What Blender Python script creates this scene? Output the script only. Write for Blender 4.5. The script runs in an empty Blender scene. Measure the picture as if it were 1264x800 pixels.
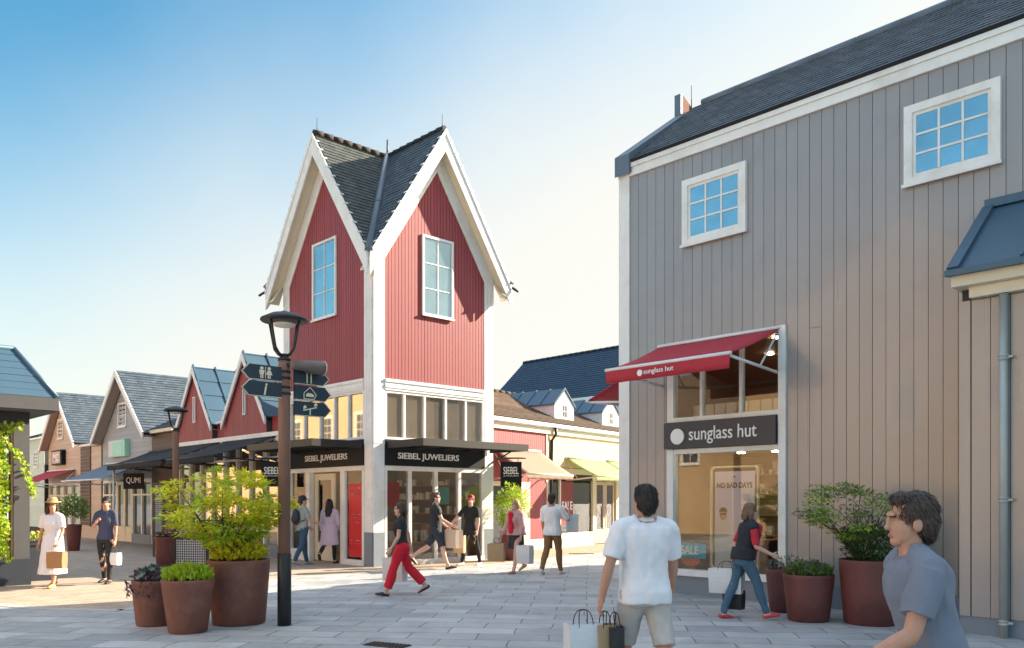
import bpy, bmesh, math, random
from mathutils import Vector, Matrix, Quaternion, noise
R = math.radians
rnd = random.Random(7)
COL = bpy.context.scene.collection
F, HZ, CH = 1034.0, 617.0, 1.62                 # focal length in photo pixels, horizon row, eye height
CR, CF = Vector((.6905, .7234, 0)), Vector((-.7234, .6905, 0))   # camera right and forward in the world
Z = Vector((0, 0, 1))

def ground(px, py=None, depth=None):            # point of the ground seen at a photo pixel
    t = depth if depth else F*CH/(py-HZ)
    return CR*((px-632)/F*t) + CF*t

# ------------------------------------------------------------------ objects
MATS = {}
ROOTM = {}
def thing(name, label, cat, loc=(0,0,0), rotz=0, group=None):
    o = bpy.data.objects.new(name, None); COL.objects.link(o)
    o.location = loc; o.rotation_euler = (0,0,rotz); o.empty_display_size = .2
    o['label'] = label; o['category'] = cat
    if group: o['group'] = group
    ROOTM[o.name] = (Matrix.Translation(Vector(loc)) @ Matrix.Rotation(rotz,4,'Z')).inverted()
    return o
def tag(o, label, cat, group=None):
    o['label'] = label; o['category'] = cat
    if group: o['group'] = group
    return o
def obj(name, bm, mats, parent=None, loc=None, smooth=False, recalc=True):
    """link a bmesh given in world coordinates as one mesh object (under parent, or with its origin at loc)"""
    if recalc: bmesh.ops.recalc_face_normals(bm, faces=bm.faces[:])
    inv = None
    if parent is not None: inv = ROOTM[parent.name]
    elif loc is not None: inv = Matrix.Translation(-Vector(loc))
    if inv: bm.transform(inv)
    me = bpy.data.meshes.new(name)
    bm.to_mesh(me); bm.free()
    for m in (mats if isinstance(mats,(list,tuple)) else [mats]): me.materials.append(MATS[m] if isinstance(m,str) else m)
    if smooth: me.polygons.foreach_set('use_smooth', [True]*len(me.polygons))
    o = bpy.data.objects.new(name, me); COL.objects.link(o)
    if parent is not None: o.parent = parent; ROOTM[o.name] = ROOTM[parent.name]
    elif loc is not None: o.location = loc; ROOTM[o.name] = inv
    else: ROOTM[o.name] = Matrix()
    return o
def struct(name, bm, m, kind='structure'):
    o = obj(name, bm, m); o['kind'] = kind; return o
def copy_thing(root, loc, rotz=0, label=None, scale=None):
    r = root.copy(); COL.objects.link(r); r.location = loc; r.rotation_euler = (0,0,rotz)
    if scale: r.scale = (scale,)*3
    if label: r['label'] = label
    for ch in list(root.children):
        c = ch.copy(); COL.objects.link(c); c.parent = r
        for g in ch.children:
            d = g.copy(); COL.objects.link(d); d.parent = c
    return r

# ------------------------------------------------------------------ mesh shapes
def B(): return bmesh.new()
def hexa(bm, p, mi=0):
    v = [bm.verts.new(q) for q in p]
    for f in ((0,3,2,1),(4,5,6,7),(0,1,5,4),(1,2,6,5),(2,3,7,6),(3,0,4,7)):
        bm.faces.new([v[i] for i in f]).material_index = mi
def box(bm, x0,x1,y0,y1,z0,z1, mi=0):
    hexa(bm, [(x0,y0,z0),(x1,y0,z0),(x1,y1,z0),(x0,y1,z0),(x0,y0,z1),(x1,y0,z1),(x1,y1,z1),(x0,y1,z1)], mi)
def prism(bm, pts, vec, mi=0):                  # polygon pushed along vec
    vec = Vector(vec)
    a = [bm.verts.new(p) for p in pts]; b = [bm.verts.new(Vector(p)+vec) for p in pts]
    n = len(pts)
    bm.faces.new(a).material_index = mi; bm.faces.new(b[::-1]).material_index = mi
    for i in range(n): bm.faces.new((a[i],b[i],b[(i+1)%n],a[(i+1)%n])).material_index = mi
def frame_of(d):
    d = d.normalized(); u = d.cross(Z) if abs(d.z) < .95 else d.cross(Vector((0,1,0)))
    u.normalize(); return u, d.cross(u).normalized()
def tube(bm, pts, rads, seg=10, mi=0, cap=True):
    pts = [Vector(p) for p in pts]
    if not isinstance(rads,(list,tuple)): rads = [rads]*len(pts)
    u, w = frame_of(pts[1]-pts[0]); prev = None; rings = []
    for i, p in enumerate(pts):
        d = (pts[min(i+1,len(pts)-1)]-pts[max(i-1,0)]).normalized()
        if prev is not None:
            q = prev.rotation_difference(d); u = q@u; w = q@w
        prev = d
        r = rads[i]; rx, ry = r if isinstance(r,(list,tuple)) else (r,r)
        rings.append([bm.verts.new(p+u*(rx*math.cos(a))+w*(ry*math.sin(a))) for a in (2*math.pi*k/seg for k in range(seg))])
    for a, b in zip(rings, rings[1:]):
        for k in range(seg):
            f = bm.faces.new((a[k],a[(k+1)%seg],b[(k+1)%seg],b[k])); f.material_index = mi; f.smooth = True
    if cap:
        bm.faces.new(rings[0][::-1]).material_index = mi; bm.faces.new(rings[-1]).material_index = mi
def lathe(bm, prof, c=(0,0,0), seg=32, mi=0, sq=0):
    c = Vector(c); rings = []
    for r, z in prof:
        rings.append([bm.verts.new(c+Vector((r*math.cos(a), r*math.sin(a), z))) for a in (2*math.pi*k/seg for k in range(seg))])
    for a, b in zip(rings, rings[1:]):
        for k in range(seg):
            f = bm.faces.new((a[k],a[(k+1)%seg],b[(k+1)%seg],b[k])); f.material_index = mi; f.smooth = True
    bm.faces.new(rings[0][::-1]).material_index = mi; bm.faces.new(rings[-1]).material_index = mi
def ell(bm, c, r, rot=None, seg=14, mi=0):
    m = Matrix.Translation(Vector(c))
    if rot is not None: m = m @ rot.to_4x4()
    m = m @ Matrix.Diagonal((r[0],r[1],r[2],1))
    g = bmesh.ops.create_uvsphere(bm, u_segments=seg, v_segments=max(6,seg*2//3), radius=1, matrix=m)
    for v in g['verts']:
        for f in v.link_faces: f.material_index = mi; f.smooth = True

class Face:                                     # a wall plane: u runs right along it, o comes out of it
    def __init__(s, O, U): s.O = Vector(O); s.U = Vector(U).normalized(); s.N = s.U.cross(Z)
    def P(s, u, o, z): return s.O + s.U*u + s.N*o + Z*z
def fbox(bm, f, u0,u1,o0,o1,z0,z1, mi=0):
    P = f.P
    hexa(bm, [P(u0,o1,z0),P(u1,o1,z0),P(u1,o0,z0),P(u0,o0,z0),P(u0,o1,z1),P(u1,o1,z1),P(u1,o0,z1),P(u0,o0,z1)], mi)
def fpoly(bm, f, pts, o0, o1, mi=0):            # polygon of (u,z) between depths o0..o1
    prism(bm, [f.P(u,o0,z) for u,z in pts], f.N*(o1-o0), mi)
def boards(bm, f, u0,u1, z0, ztop, w=.19, gap=.007, o0=0, o1=.022, mi=0, holes=(), joints=0):
    """vertical boards from z0 up to ztop(u); holes = (u0,u1,z0,z1) cut out"""
    n = max(1, round((u1-u0)/w)); w = (u1-u0)/n
    for i in range(n):
        a, b = u0+i*w+gap/2, u0+(i+1)*w-gap/2
        cuts = sorted({a,b} | {h for q in holes for h in q[:2] if a < h < b})
        for c, d in zip(cuts, cuts[1:]):
            if d-c < .004: continue
            m = (c+d)/2; spans = [(z0,None)]
            for q in holes:
                if q[0] <= m <= q[1]:
                    spans = [s for sp in spans for s in ([sp] if q[2] > 90 else [(sp[0],q[2]),(q[3],sp[1])])]
            for s0, s1 in spans:
                parts = [(s0,s1)]
                if joints and rnd.random() < joints and s1 is None:
                    j = s0+(min(ztop(c),ztop(d))-s0)*rnd.uniform(.25,.8); parts = [(s0,j-.003),(j+.003,None)]
                for p0, p1 in parts:
                    ta, tb = (ztop(c),ztop(d)) if p1 is None else (p1,p1)
                    if max(ta,tb) <= p0+.005: continue
                    ta, tb = max(ta,p0+.001), max(tb,p0+.001)
                    e = rnd.uniform(0,.003)
                    hexa(bm, [f.P(c,o1+e,p0),f.P(d,o1+e,p0),f.P(d,o0,p0),f.P(c,o0,p0),
                              f.P(c,o1+e,ta),f.P(d,o1+e,tb),f.P(d,o0,tb),f.P(c,o0,ta)], mi)
def lap(bm, f, u0,u1,z0,ztop_span,z1, h=.17, o=.02, mi=0):
    """horizontal weatherboards; ztop_span(z) gives the (u0,u1) the wall has at height z"""
    z = z0
    while z < z1-.02:
        zt = min(z+h, z1); a0,b0 = ztop_span(z); a1,b1 = ztop_span(zt)
        a0=max(a0,u0); a1=max(a1,u0); b0=min(b0,u1); b1=min(b1,u1)
        if b0-a0 > .02:
            if b1 < a1: a1 = b1 = (a1+b1)/2
            hexa(bm, [f.P(a0,o+.014,z),f.P(b0,o+.014,z),f.P(b0,0,z),f.P(a0,0,z),f.P(a1,o,zt),f.P(b1+.001,o,zt),f.P(b1+.001,0,zt),f.P(a1,0,zt)], mi)
        z += h
def slope(bm, eL, eR, rR, rL, course=.16, thick=.018, under=.05, mi=0):
    """a tiled roof slope in stepped courses, uv in metres"""
    eL,eR,rR,rL = map(Vector,(eL,eR,rR,rL))
    uv = bm.loops.layers.uv.verify()
    along = (eR-eL) if (eR-eL).length > .01 else (rR-rL)
    along.normalize()
    n = (along.cross(((rL+rR)-(eL+eR)).normalized())).normalized()
    if n.z < 0: n = -n
    up = n.cross(along); 
    if up.z < 0: up = -up
    nc = max(1, round(((rL+rR)/2-(eL+eR)/2).dot(up)/course))
    def q(ps):
        vs = []
        for p in ps:
            if not vs or all((p-w.co).length > 1e-4 for w in vs): vs.append(bm.verts.new(p))
        if len(vs) < 3: return
        f = bm.faces.new(vs); f.material_index = mi
        for l in f.loops:
            d = l.vert.co-eL; l[uv].uv = (d.dot(along), d.dot(up))
    for i in range(nc):
        t0, t1 = i/nc, (i+1)/nc
        a,b,c,d = eL.lerp(rL,t0), eR.lerp(rR,t0), eR.lerp(rR,t1), eL.lerp(rL,t1)
        j = rnd.uniform(-.002,.002)
        A,Bb,Cc,D = a+n*(thick+j), b+n*(thick+j), c+n*.003, d+n*.003
        q([A,Bb,Cc,D]); q([a-n*.003,b-n*.003,Bb,A]); q([a,A,D,d]); q([b,c,Cc,Bb])
    q([eL-n*under,rL-n*under,rR-n*under,eR-n*under]); q([eL-n*under,eR-n*under,eR,eL]); q([eL-n*under,eL,rL,rL-n*under]); q([eR-n*under,rR-n*under,rR,eR])
def text_bm(s, f, uc, zc, width, o, depth=.012, sx=1, height=None, font_shear=0, bold=0):
    cu = bpy.data.curves.new('lettering', 'FONT'); cu.body = s; cu.align_x = 'CENTER'; cu.align_y = 'CENTER'; cu.extrude = .01
    cu.shear = font_shear; cu.offset = bold; cu.resolution_u = 4
    t = bpy.data.objects.new('lettering', cu); COL.objects.link(t)
    bpy.context.view_layer.update()
    me = bpy.data.meshes.new_from_object(t.evaluated_get(bpy.context.evaluated_depsgraph_get()))
    bm = B(); bm.from_mesh(me); bpy.data.objects.remove(t); bpy.data.curves.remove(cu); bpy.data.meshes.remove(me)
    xs = [v.co.x for v in bm.verts]; ys = [v.co.y for v in bm.verts]
    k = width/(max(xs)-min(xs)); ky = k/sx if height is None else height/(max(ys)-min(ys))
    cx, cy = (max(xs)+min(xs))/2, (max(ys)+min(ys))/2
    for v in bm.verts:
        v.co = f.P(uc+(v.co.x-cx)*k, o+(v.co.z+.01)/.02*depth, zc+(v.co.y-cy)*ky)
    return bm
def rring(bm, f, u0,u1,z0,z1, w, o0,o1, mi=0):   # rectangular frame of four butted bars
    fbox(bm,f,u0,u1,o0,o1,z1-w,z1,mi); fbox(bm,f,u0,u1,o0,o1,z0,z0+w,mi)
    fbox(bm,f,u0,u0+w,o0,o1,z0+w,z1-w,mi); fbox(bm,f,u1-w,u1,o0,o1,z0+w,z1-w,mi)
def window(f, u0,u1,z0,z1, root, w=.07, nx=2, ny=3, fm='white_paint', gm='window_glass', bar=.03, o0=-.02, o1=.06, name='window', inner=.03, sill=True):
    bm = B(); rring(bm,f,u0,u1,z0,z1,w,o0,o1)
    if inner: rring(bm,f,u0+w,u1-w,z0+w,z1-w,inner,o0,o1-.03)
    a,b,c,d = u0+w+inner, u1-w-inner, z0+w+inner, z1-w-inner
    for i in range(1,nx):
        u = a+(b-a)*i/nx; fbox(bm,f,u-bar/2,u+bar/2,o0+.004,o1-.02,c,d)
    for j in range(1,ny):
        z = c+(d-c)*j/ny
        for i in range(nx):
            ua = a+(b-a)*i/nx+(bar/2 if i else 0); ub = a+(b-a)*(i+1)/nx-(bar/2 if i<nx-1 else 0)
            fbox(bm,f,ua,ub,o0+.004,o1-.022,z-bar/2,z+bar/2)
    if sill: fbox(bm,f,u0-.02,u1+.02,o1+.001,o1+.03,z0-.02,z0+.025)
    o = obj(name,bm,fm,root)
    g = B(); fbox(g,f,a-.004,b+.004,o1-.042,o1-.036,c-.004,d+.004); obj('pane',g,gm,o)
    return o

# ------------------------------------------------------------------ materials
def new_mat(name):
    m = bpy.data.materials.new(name); m.use_nodes = True; MATS[name] = m
    nt = m.node_tree; nt.nodes.clear()
    out = nt.nodes.new('ShaderNodeOutputMaterial'); b = nt.nodes.new('ShaderNodeBsdfPrincipled')
    nt.links.new(b.outputs[0], out.inputs[0]); return m, nt, b, out
def nod(nt, t, **kw):
    n = nt.nodes.new(t)
    for k, v in kw.items():
        if isinstance(k,str) and k.startswith('i_'): n.inputs[k[2:]].default_value = v
        else: setattr(n,k,v)
    return n
def lin(c): return tuple(c)+(1,)
def math_n(nt, op, a, b=None):
    n = nt.nodes.new('ShaderNodeMath'); n.operation = op
    for i, x in enumerate((a,b)):
        if x is None: continue
        if isinstance(x,(int,float)): n.inputs[i].default_value = x
        else: nt.links.new(x, n.inputs[i])
    return n.outputs[0]
def noise_out(nt, vec, scale, detail=4, rough=.6, stretch=None):
    if stretch:
        mp = nod(nt,'ShaderNodeMapping'); mp.inputs['Scale'].default_value = stretch; nt.links.new(vec, mp.inputs[0]); vec = mp.outputs[0]
    n = nod(nt,'ShaderNodeTexNoise'); n.inputs['Scale'].default_value = scale; n.inputs['Detail'].default_value = detail; n.inputs['Roughness'].default_value = rough
    nt.links.new(vec, n.inputs['Vector']); return n.outputs['Fac']
def mat(name, col, rough=.6, metal=0, var=.12, scale=3, stretch=None, bump=0, bscale=60, island=0, spec=.5, hue=0, coat=0, rvar=0, trans=0, stain=None):
    m, nt, b, out = new_mat(name); L = nt.links.new
    tc = nod(nt,'ShaderNodeTexCoord'); vec = tc.outputs['Object']
    n1 = noise_out(nt, vec, scale, 5, .65, stretch)
    val = math_n(nt,'MULTIPLY_ADD', n1, var*2); val.node.inputs[2].default_value = 1-var
    if island:
        g = nod(nt,'ShaderNodeNewGeometry')
        iv = math_n(nt,'MULTIPLY_ADD', g.outputs['Random Per Island'], island*2); iv.node.inputs[2].default_value = -island
        val = math_n(nt,'ADD', val, iv)
    h = nod(nt,'ShaderNodeHueSaturation'); h.inputs['Color'].default_value = lin(col); L(val, h.inputs['Value'])
    if hue and island:
        hv = math_n(nt,'MULTIPLY_ADD', g.outputs['Random Per Island'], hue*2); hv.node.inputs[2].default_value = .5-hue
        L(hv, h.inputs['Hue'])
    colo = h.outputs[0]
    if stain:
        n2 = noise_out(nt, vec, stain[1], 6, .7)
        cr = nod(nt,'ShaderNodeValToRGB'); cr.color_ramp.elements[0].position = .48; cr.color_ramp.elements[1].position = .7; L(n2, cr.inputs[0])
        mx = nod(nt,'ShaderNodeMixRGB'); L(cr.outputs[0], mx.inputs[0]); L(colo, mx.inputs[1]); mx.inputs[2].default_value = lin(stain[0]); colo = mx.outputs[0]
    L(colo, b.inputs['Base Color'])
    b.inputs['Roughness'].default_value = rough; b.inputs['Metallic'].default_value = metal; b.inputs['Specular IOR Level'].default_value = spec
    if rvar: 
        rv = math_n(nt,'MULTIPLY_ADD', n1, rvar*2); rv.node.inputs[2].default_value = rough-rvar; L(rv, b.inputs['Roughness'])
    if coat: b.inputs['Coat Weight'].default_value = coat
    if bump:
        bn = noise_out(nt, vec, bscale, 4, .6, stretch); bp = nod(nt,'ShaderNodeBump'); bp.inputs['Strength'].default_value = bump; bp.inputs['Distance'].default_value = .01
        L(bn, bp.inputs['Height']); L(bp.outputs[0], b.inputs['Normal'])
    if trans:
        tr = nod(nt,'ShaderNodeBsdfTranslucent'); L(colo, tr.inputs[0]); ms = nod(nt,'ShaderNodeMixShader'); ms.inputs[0].default_value = trans
        L(b.outputs[0], ms.inputs[1]); L(tr.outputs[0], ms.inputs[2]); L(ms.outputs[0], out.inputs[0])
    return m
def mat_brick(name, c1, c2, mortar, bw, rh, ms=.006, rot=0, coords='Object', rough=.8, bump=.4, var=.25, scale=1.5, offset=.5, spec=.3, bias=0, squash=1, fine=30, rough_bump=.15, warp=0, stain=None):
    m, nt, b, out = new_mat(name); L = nt.links.new
    tc = nod(nt,'ShaderNodeTexCoord'); vec = tc.outputs[coords]
    mp = nod(nt,'ShaderNodeMapping'); mp.inputs['Rotation'].default_value = (0,0,rot); L(vec, mp.inputs[0])
    v2 = mp.outputs[0]
    if warp:
        nn = nod(nt,'ShaderNodeTexNoise'); nn.inputs['Scale'].default_value = 1.3; nn.inputs['Detail'].default_value = 2; L(v2, nn.inputs['Vector'])
        vm = nod(nt,'ShaderNodeVectorMath', operation='MULTIPLY_ADD'); L(nn.outputs['Color'], vm.inputs[0]); vm.inputs[1].default_value = (warp,)*3; L(v2, vm.inputs[2]); v2 = vm.outputs[0]
    bt = nod(nt,'ShaderNodeTexBrick'); bt.offset = offset; bt.squash = squash
    for k, v in (('Color1',lin(c1)),('Color2',lin(c2)),('Mortar',lin(mortar)),('Scale',1),('Mortar Size',ms),('Mortar Smooth',.3),('Bias',bias),('Brick Width',bw),('Row Height',rh)): bt.inputs[k].default_value = v
    L(v2, bt.inputs['Vector'])
    n1 = noise_out(nt, vec, scale, 6, .7)
    val = math_n(nt,'MULTIPLY_ADD', n1, var*2); val.node.inputs[2].default_value = 1-var
    h = nod(nt,'ShaderNodeHueSaturation'); L(bt.outputs['Color'], h.inputs['Color']); L(val, h.inputs['Value']); colo = h.outputs[0]
    if stain:
        n3 = noise_out(nt, vec, stain[1], 6, .75); cr = nod(nt,'ShaderNodeValToRGB'); cr.color_ramp.elements[0].position = stain[2]; cr.color_ramp.elements[1].position = stain[2]+.2; L(n3, cr.inputs[0])
        mx = nod(nt,'ShaderNodeMixRGB'); L(math_n(nt,'MULTIPLY',cr.outputs[0],stain[3]), mx.inputs[0]); L(colo, mx.inputs[1]); mx.inputs[2].default_value = lin(stain[0]); colo = mx.outputs[0]
    if fine < 20:   # chewing gum spots and grit trodden into the slabs
        vo = nod(nt,'ShaderNodeTexVoronoi'); vo.inputs['Scale'].default_value = 2.6; vo.inputs['Randomness'].default_value = 1; L(vec, vo.inputs['Vector'])
        wn = noise_out(nt, vec, 22, 3, .7); dd = math_n(nt,'ADD', vo.outputs['Distance'], math_n(nt,'MULTIPLY', wn, .03))
        sp = math_n(nt,'LESS_THAN', dd, .062); mx = nod(nt,'ShaderNodeMixRGB'); L(math_n(nt,'MULTIPLY',sp,.55), mx.inputs[0]); L(colo, mx.inputs[1]); mx.inputs[2].default_value = (.12,.115,.11,1); colo = mx.outputs[0]
    L(colo, b.inputs['Base Color'])
    b.inputs['Roughness'].default_value = rough; b.inputs['Specular IOR Level'].default_value = spec
    n2 = noise_out(nt, vec, fine, 5, .7)
    hh = math_n(nt,'MULTIPLY_ADD', n2, rough_bump); hm = math_n(nt,'SUBTRACT', 1, bt.outputs['Fac']); L(hm, hh.node.inputs[2])
    n5 = noise_out(nt, vec, 3.5, 3, .5); hh = math_n(nt,'ADD', hh, math_n(nt,'MULTIPLY', n5, rough_bump*2))
    bp = nod(nt,'ShaderNodeBump'); bp.inputs['Strength'].default_value = bump; bp.inputs['Distance'].default_value = .012; L(hh, bp.inputs['Height']); L(bp.outputs[0], b.inputs['Normal'])
    return m
def mat_glass(name, tint=(.9,.95,.95), refl=.12, rough=.0):
    m, nt, b, out = new_mat(name); L = nt.links.new; nt.nodes.remove(b)
    tr = nod(nt,'ShaderNodeBsdfTransparent'); tr.inputs[0].default_value = lin(tint)
    gl = nod(nt,'ShaderNodeBsdfGlossy'); gl.inputs['Roughness'].default_value = rough; gl.inputs[0].default_value = (1,1,1,1)
    fr = nod(nt,'ShaderNodeFresnel'); fr.inputs['IOR'].default_value = 1.42
    fc = math_n(nt,'ADD', fr.outputs[0], refl); fc.node.use_clamp = True
    ms = nod(nt,'ShaderNodeMixShader'); L(fc, ms.inputs[0]); L(tr.outputs[0], ms.inputs[1]); L(gl.outputs[0], ms.inputs[2]); L(ms.outputs[0], out.inputs[0])
    return m

V = (8,8,.6)   # grain stretched along z
mat('red_boards', (.29,.046,.055), .55, var=.10, scale=2, stretch=V, bump=.15, bscale=20, island=.07)
mat('red_dark', (.22,.012,.022), .6, var=.1)
mat('grey_boards', (.305,.278,.27), .29, var=.045, scale=1.2, stretch=(7,7,.3), bump=.05, bscale=12, island=.045, rvar=.05, spec=.8, coat=.22, stain=((.275,.25,.24),.8))
mat('board_gap', (.05,.045,.045), .9)
mat('white_paint', (.78,.775,.76), .5, var=.09, scale=2.5, bump=.08, bscale=15, stretch=(3,3,1), stain=((.66,.64,.60),1.7))
mat('cream_paint', (.72,.64,.48), .55, var=.06, scale=2)
mat('beige_boards', (.55,.42,.33), .6, var=.08, island=.06, scale=2)
mat('blue_boards', (.33,.36,.40), .6, var=.08, island=.07, scale=2)
mat('green_boards', (.55,.66,.60), .6, var=.08, island=.05)
mat('yellow_boards', (.72,.53,.31), .55, var=.07, scale=2, stretch=V, island=.05)
mat('brown_boards', (.09,.055,.045), .6, var=.12, island=.1)
mat('plinth_blue', (.20,.23,.27), .7, var=.12, scale=4, bump=.1)
mat('zinc', (.055,.115,.17), .45, metal=.25, var=.16, scale=1.5, stretch=(1,1,.3), bump=.04, bscale=4, rvar=.08)
mat('zinc_grey', (.13,.16,.20), .5, metal=.3, var=.12)
mat('pipe_metal', (.42,.43,.41), .5, metal=.35, var=.22, scale=5, stretch=(1,1,.25))
mat('black_metal', (.015,.016,.02), .45, var=.2)
mat('dark_metal', (.022,.020,.020), .5, metal=.1, var=.2)
mat('sign_black', (.010,.012,.017), .55, var=.1, spec=.2)
mat('sign_navy', (.035,.042,.058), .45, var=.08)
mat('letter_white', (.85,.85,.85), .5, var=.02)
mat('letter_black', (.02,.02,.02), .6, var=.02)
mat('rust_post', (.22,.118,.082), .55, var=.3, scale=5, stretch=(2,2,.5), bump=.1)
mat('corten', (.17,.066,.048), .62, var=.22, scale=3, bump=.12, bscale=50, stain=((.27,.12,.075),1.6), stretch=(2.5,2.5,.45))
mat('corten_red', (.15,.045,.040), .6, var=.2, scale=3, bump=.12, bscale=50, stain=((.095,.028,.025),1.8), stretch=(2.5,2.5,.45))
mat('soil', (.035,.025,.018), .95, var=.4, scale=30, bump=.6, bscale=40)
mat('finger_blue', (.012,.035,.055), .45, var=.15)
mat('awning_red', (.50,.035,.055), .75, var=.06, bump=.1, bscale=200, trans=.12)
mat('awning_black', (.012,.014,.02), .85, var=.15, bump=.1, bscale=200)
mat('awning_blue', (.14,.19,.25), .8, var=.1, bump=.1, bscale=200)
mat('awning_brown', (.33,.235,.17), .85, var=.12, bump=.1, bscale=200, trans=.15)
mat('awning_green', (.44,.60,.24), .8, var=.06, trans=.3)
mat('kiosk_grey', (.085,.082,.085), .6, var=.15)
mat('brick_brown', (.22,.09,.055), .9, var=.35, scale=9, bump=.4, bscale=30)
mat('interior_dark', (.06,.05,.045), .8, var=.3, scale=2)
mat('interior_wall', (.30,.235,.17), .8, var=.25, scale=1.5)
mat('interior_floor', (.22,.16,.11), .4, var=.2)
mat('wood_shelf', (.36,.22,.11), .5, var=.25, scale=3, stretch=(1,4,4))
mat('display_light', (.75,.70,.62), .5, var=.1)
mat('poster_red', (.60,.012,.02), .5, var=.06)
mat('poster_lilac', (.74,.68,.84), .5, var=.10, scale=1.2)
mat('poster_grey', (.20,.20,.25), .5, var=.2)
mat('sticker_blue', (.05,.45,.70), .5, var=.2, scale=8)
mat('sticker_orange', (.75,.20,.06), .5, var=.1)
mat('mint', (.32,.68,.55), .5, var=.1, scale=2)
mat('window_glass', (.34,.48,.53), .05, metal=.7, var=.35, scale=1.3, bump=.25, bscale=1.6)
mat('dark_glass', (.035,.04,.045), .04, var=.3, scale=1, spec=.9, coat=.5)
mat('warm_glass', (.52,.44,.34), .03, metal=.8, var=.25, scale=.7)
mat_glass('shop_glass', (.88,.89,.87), .015)
mat('bark', (.10,.07,.045), .9, var=.3, scale=12, bump=.4)
mat('leaf_gold', (.72,.70,.030), .55, var=.12, island=.3, hue=.03, trans=.5)
mat('leaf_lime', (.40,.52,.035), .5, var=.2, island=.35, hue=.03, trans=.4)
mat('leaf_mid', (.16,.25,.045), .5, var=.2, island=.4, hue=.04, trans=.35)
mat('leaf_deep', (.045,.10,.025), .45, var=.2, island=.4, hue=.03, trans=.3)
mat('leaf_grey', (.16,.23,.17), .6, var=.2, island=.3, hue=.04, trans=.2)
mat('leaf_purple', (.12,.075,.13), .6, var=.2, island=.4, hue=.05, trans=.2)
mat('soffit_wood', (.36,.29,.25), .7, var=.1)
mat('petal_pink', (.62,.16,.20), .6, var=.1, island=.4, hue=.05, trans=.3)
mat('petal_white', (.75,.72,.68), .6, var=.1, island=.15, trans=.3)
mat('petal_cream', (.75,.66,.20), .6, var=.1, island=.25, hue=.03, trans=.35)
mat('paper_white', (.74,.74,.76), .7, var=.05, trans=.15)
mat('paper_brown', (.46,.31,.17), .75, var=.08, trans=.1)
mat('paper_black', (.02,.02,.022), .6, var=.1)
mat('paper_beige', (.60,.47,.36), .75, var=.08, trans=.1)
mat('leather_tan', (.34,.18,.08), .55, var=.2)
mat_brick('roof_slate', (.055,.080,.108), (.10,.128,.158), (.016,.021,.028), .22,.16,.006, coords='UV', rough=.62, bump=.6, var=.4, scale=2.2, spec=.3)
mat_brick('roof_green_slate', (.060,.070,.068), (.105,.112,.104), (.02,.022,.022), .20,.13,.006, coords='UV', rough=.65, bump=.5, var=.35, scale=2.2)
mat_brick('roof_brown', (.16,.105,.075), (.24,.16,.115), (.04,.03,.025), .20,.15,.008, coords='UV', rough=.8, bump=.5, var=.5, scale=4)
mat_brick('roof_blue', (.020,.046,.085), (.030,.062,.105), (.010,.02,.035), .3,.2,.006, coords='UV', rough=.6, bump=.4, var=.25, scale=1.5)
mat_brick('plaza_stone', (.32,.33,.345), (.49,.485,.475), (.13,.13,.13), .84,.44,.009, rot=R(-41), rough=.62, bump=.75, var=.42, scale=1.1, spec=.4, fine=9, rough_bump=.8, warp=.13, stain=((.21,.205,.20),.8,.5,.6))
mat_brick('clinker', (.36,.27,.20), (.50,.40,.31), (.20,.165,.13), .20,.068,.005, rot=R(-88), rough=.8, bump=.5, var=.28, scale=1.2, fine=40, rough_bump=.2, warp=.01, stain=((.34,.31,.29),.5,.5,.5))
mat('kerb_stone', (.42,.40,.37), .75, var=.2, scale=3, bump=.3, bscale=25)
mat('drain_iron', (.06,.06,.06), .6, metal=.4, var=.3, scale=10)
mat('wicker_dark', (.03,.03,.035), .7, var=.3)
mat('wicker_light', (.55,.55,.58), .7, var=.1)
def spot_mat():
    m,nt,b,out = new_mat('spot_lamp'); b.inputs['Emission Color'].default_value=(1,.84,.62,1); b.inputs['Emission Strength'].default_value=26; b.inputs['Base Color'].default_value=(.8,.8,.8,1); return m
mat('peach_wall',(.58,.40,.25),.8,var=.08)
mat('ochre_wall',(.50,.32,.17),.8,var=.1)
# ================================================================== ground
bm = B(); box(bm,-300,300,-300,300,-.3,0); struct('ground',bm,'plaza_stone')
edge = [(-60,742),(60,752),(150,754),(250,737),(345,714.5),(470,706),(560,701),(640,694),(705,686.5),(770,681.5),(840,678)]
pe = [ground(*p) for p in edge]
bm = B(); v = [bm.verts.new(p+Z*.004) for p in pe] + [bm.verts.new(p) for p in ((-14,34,.004),(-60,34,.004),(-60,-6,.004),(-22,-6,.004))]
bm.faces.new(v); struct('path',bm,'clinker')
bm = B()
for i,(a,b) in enumerate(zip(pe,pe[1:])):
    n = int((b-a).length/.6)+1; d = (b-a)/n; s = Z.cross(d).normalized()*.11
    for j in range(n):
        p, q = a+d*j+d.normalized()*.004, a+d*(j+1)-d.normalized()*.004
        hexa(bm,[p-s-Z*.05,q-s-Z*.05,q+s-Z*.05,p+s-Z*.05,p-s+Z*.009,q-s+Z*.009,q+s+Z*.009,p+s+Z*.009])
struct('kerb',bm,'kerb_stone')
def drain(px,py,w,ang,label):
    p = ground(px,py); t = thing('drain_grate',label,'drain',p,ang,'drain grates in the paving')
    bm = B(); box(bm,-w/2,w/2,-.11,.11,-.05,.012)
    o = obj('frame',bm,'drain_iron',None); o.parent = t
    bm = B()
    for i in range(int(w/.05)): box(bm,-w/2+.015+i*.05,-w/2+.04+i*.05,-.09,.09,.0125,.02)
    o = obj('grating',bm,'dark_metal',None); o.parent = t
drain(718,684,.75,R(46),'iron drain grate in the sunlit paving in front of the yellow shop')
drain(478,797,.5,R(20),'small iron drain grate in the shaded slabs at the bottom of the picture')

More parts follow.
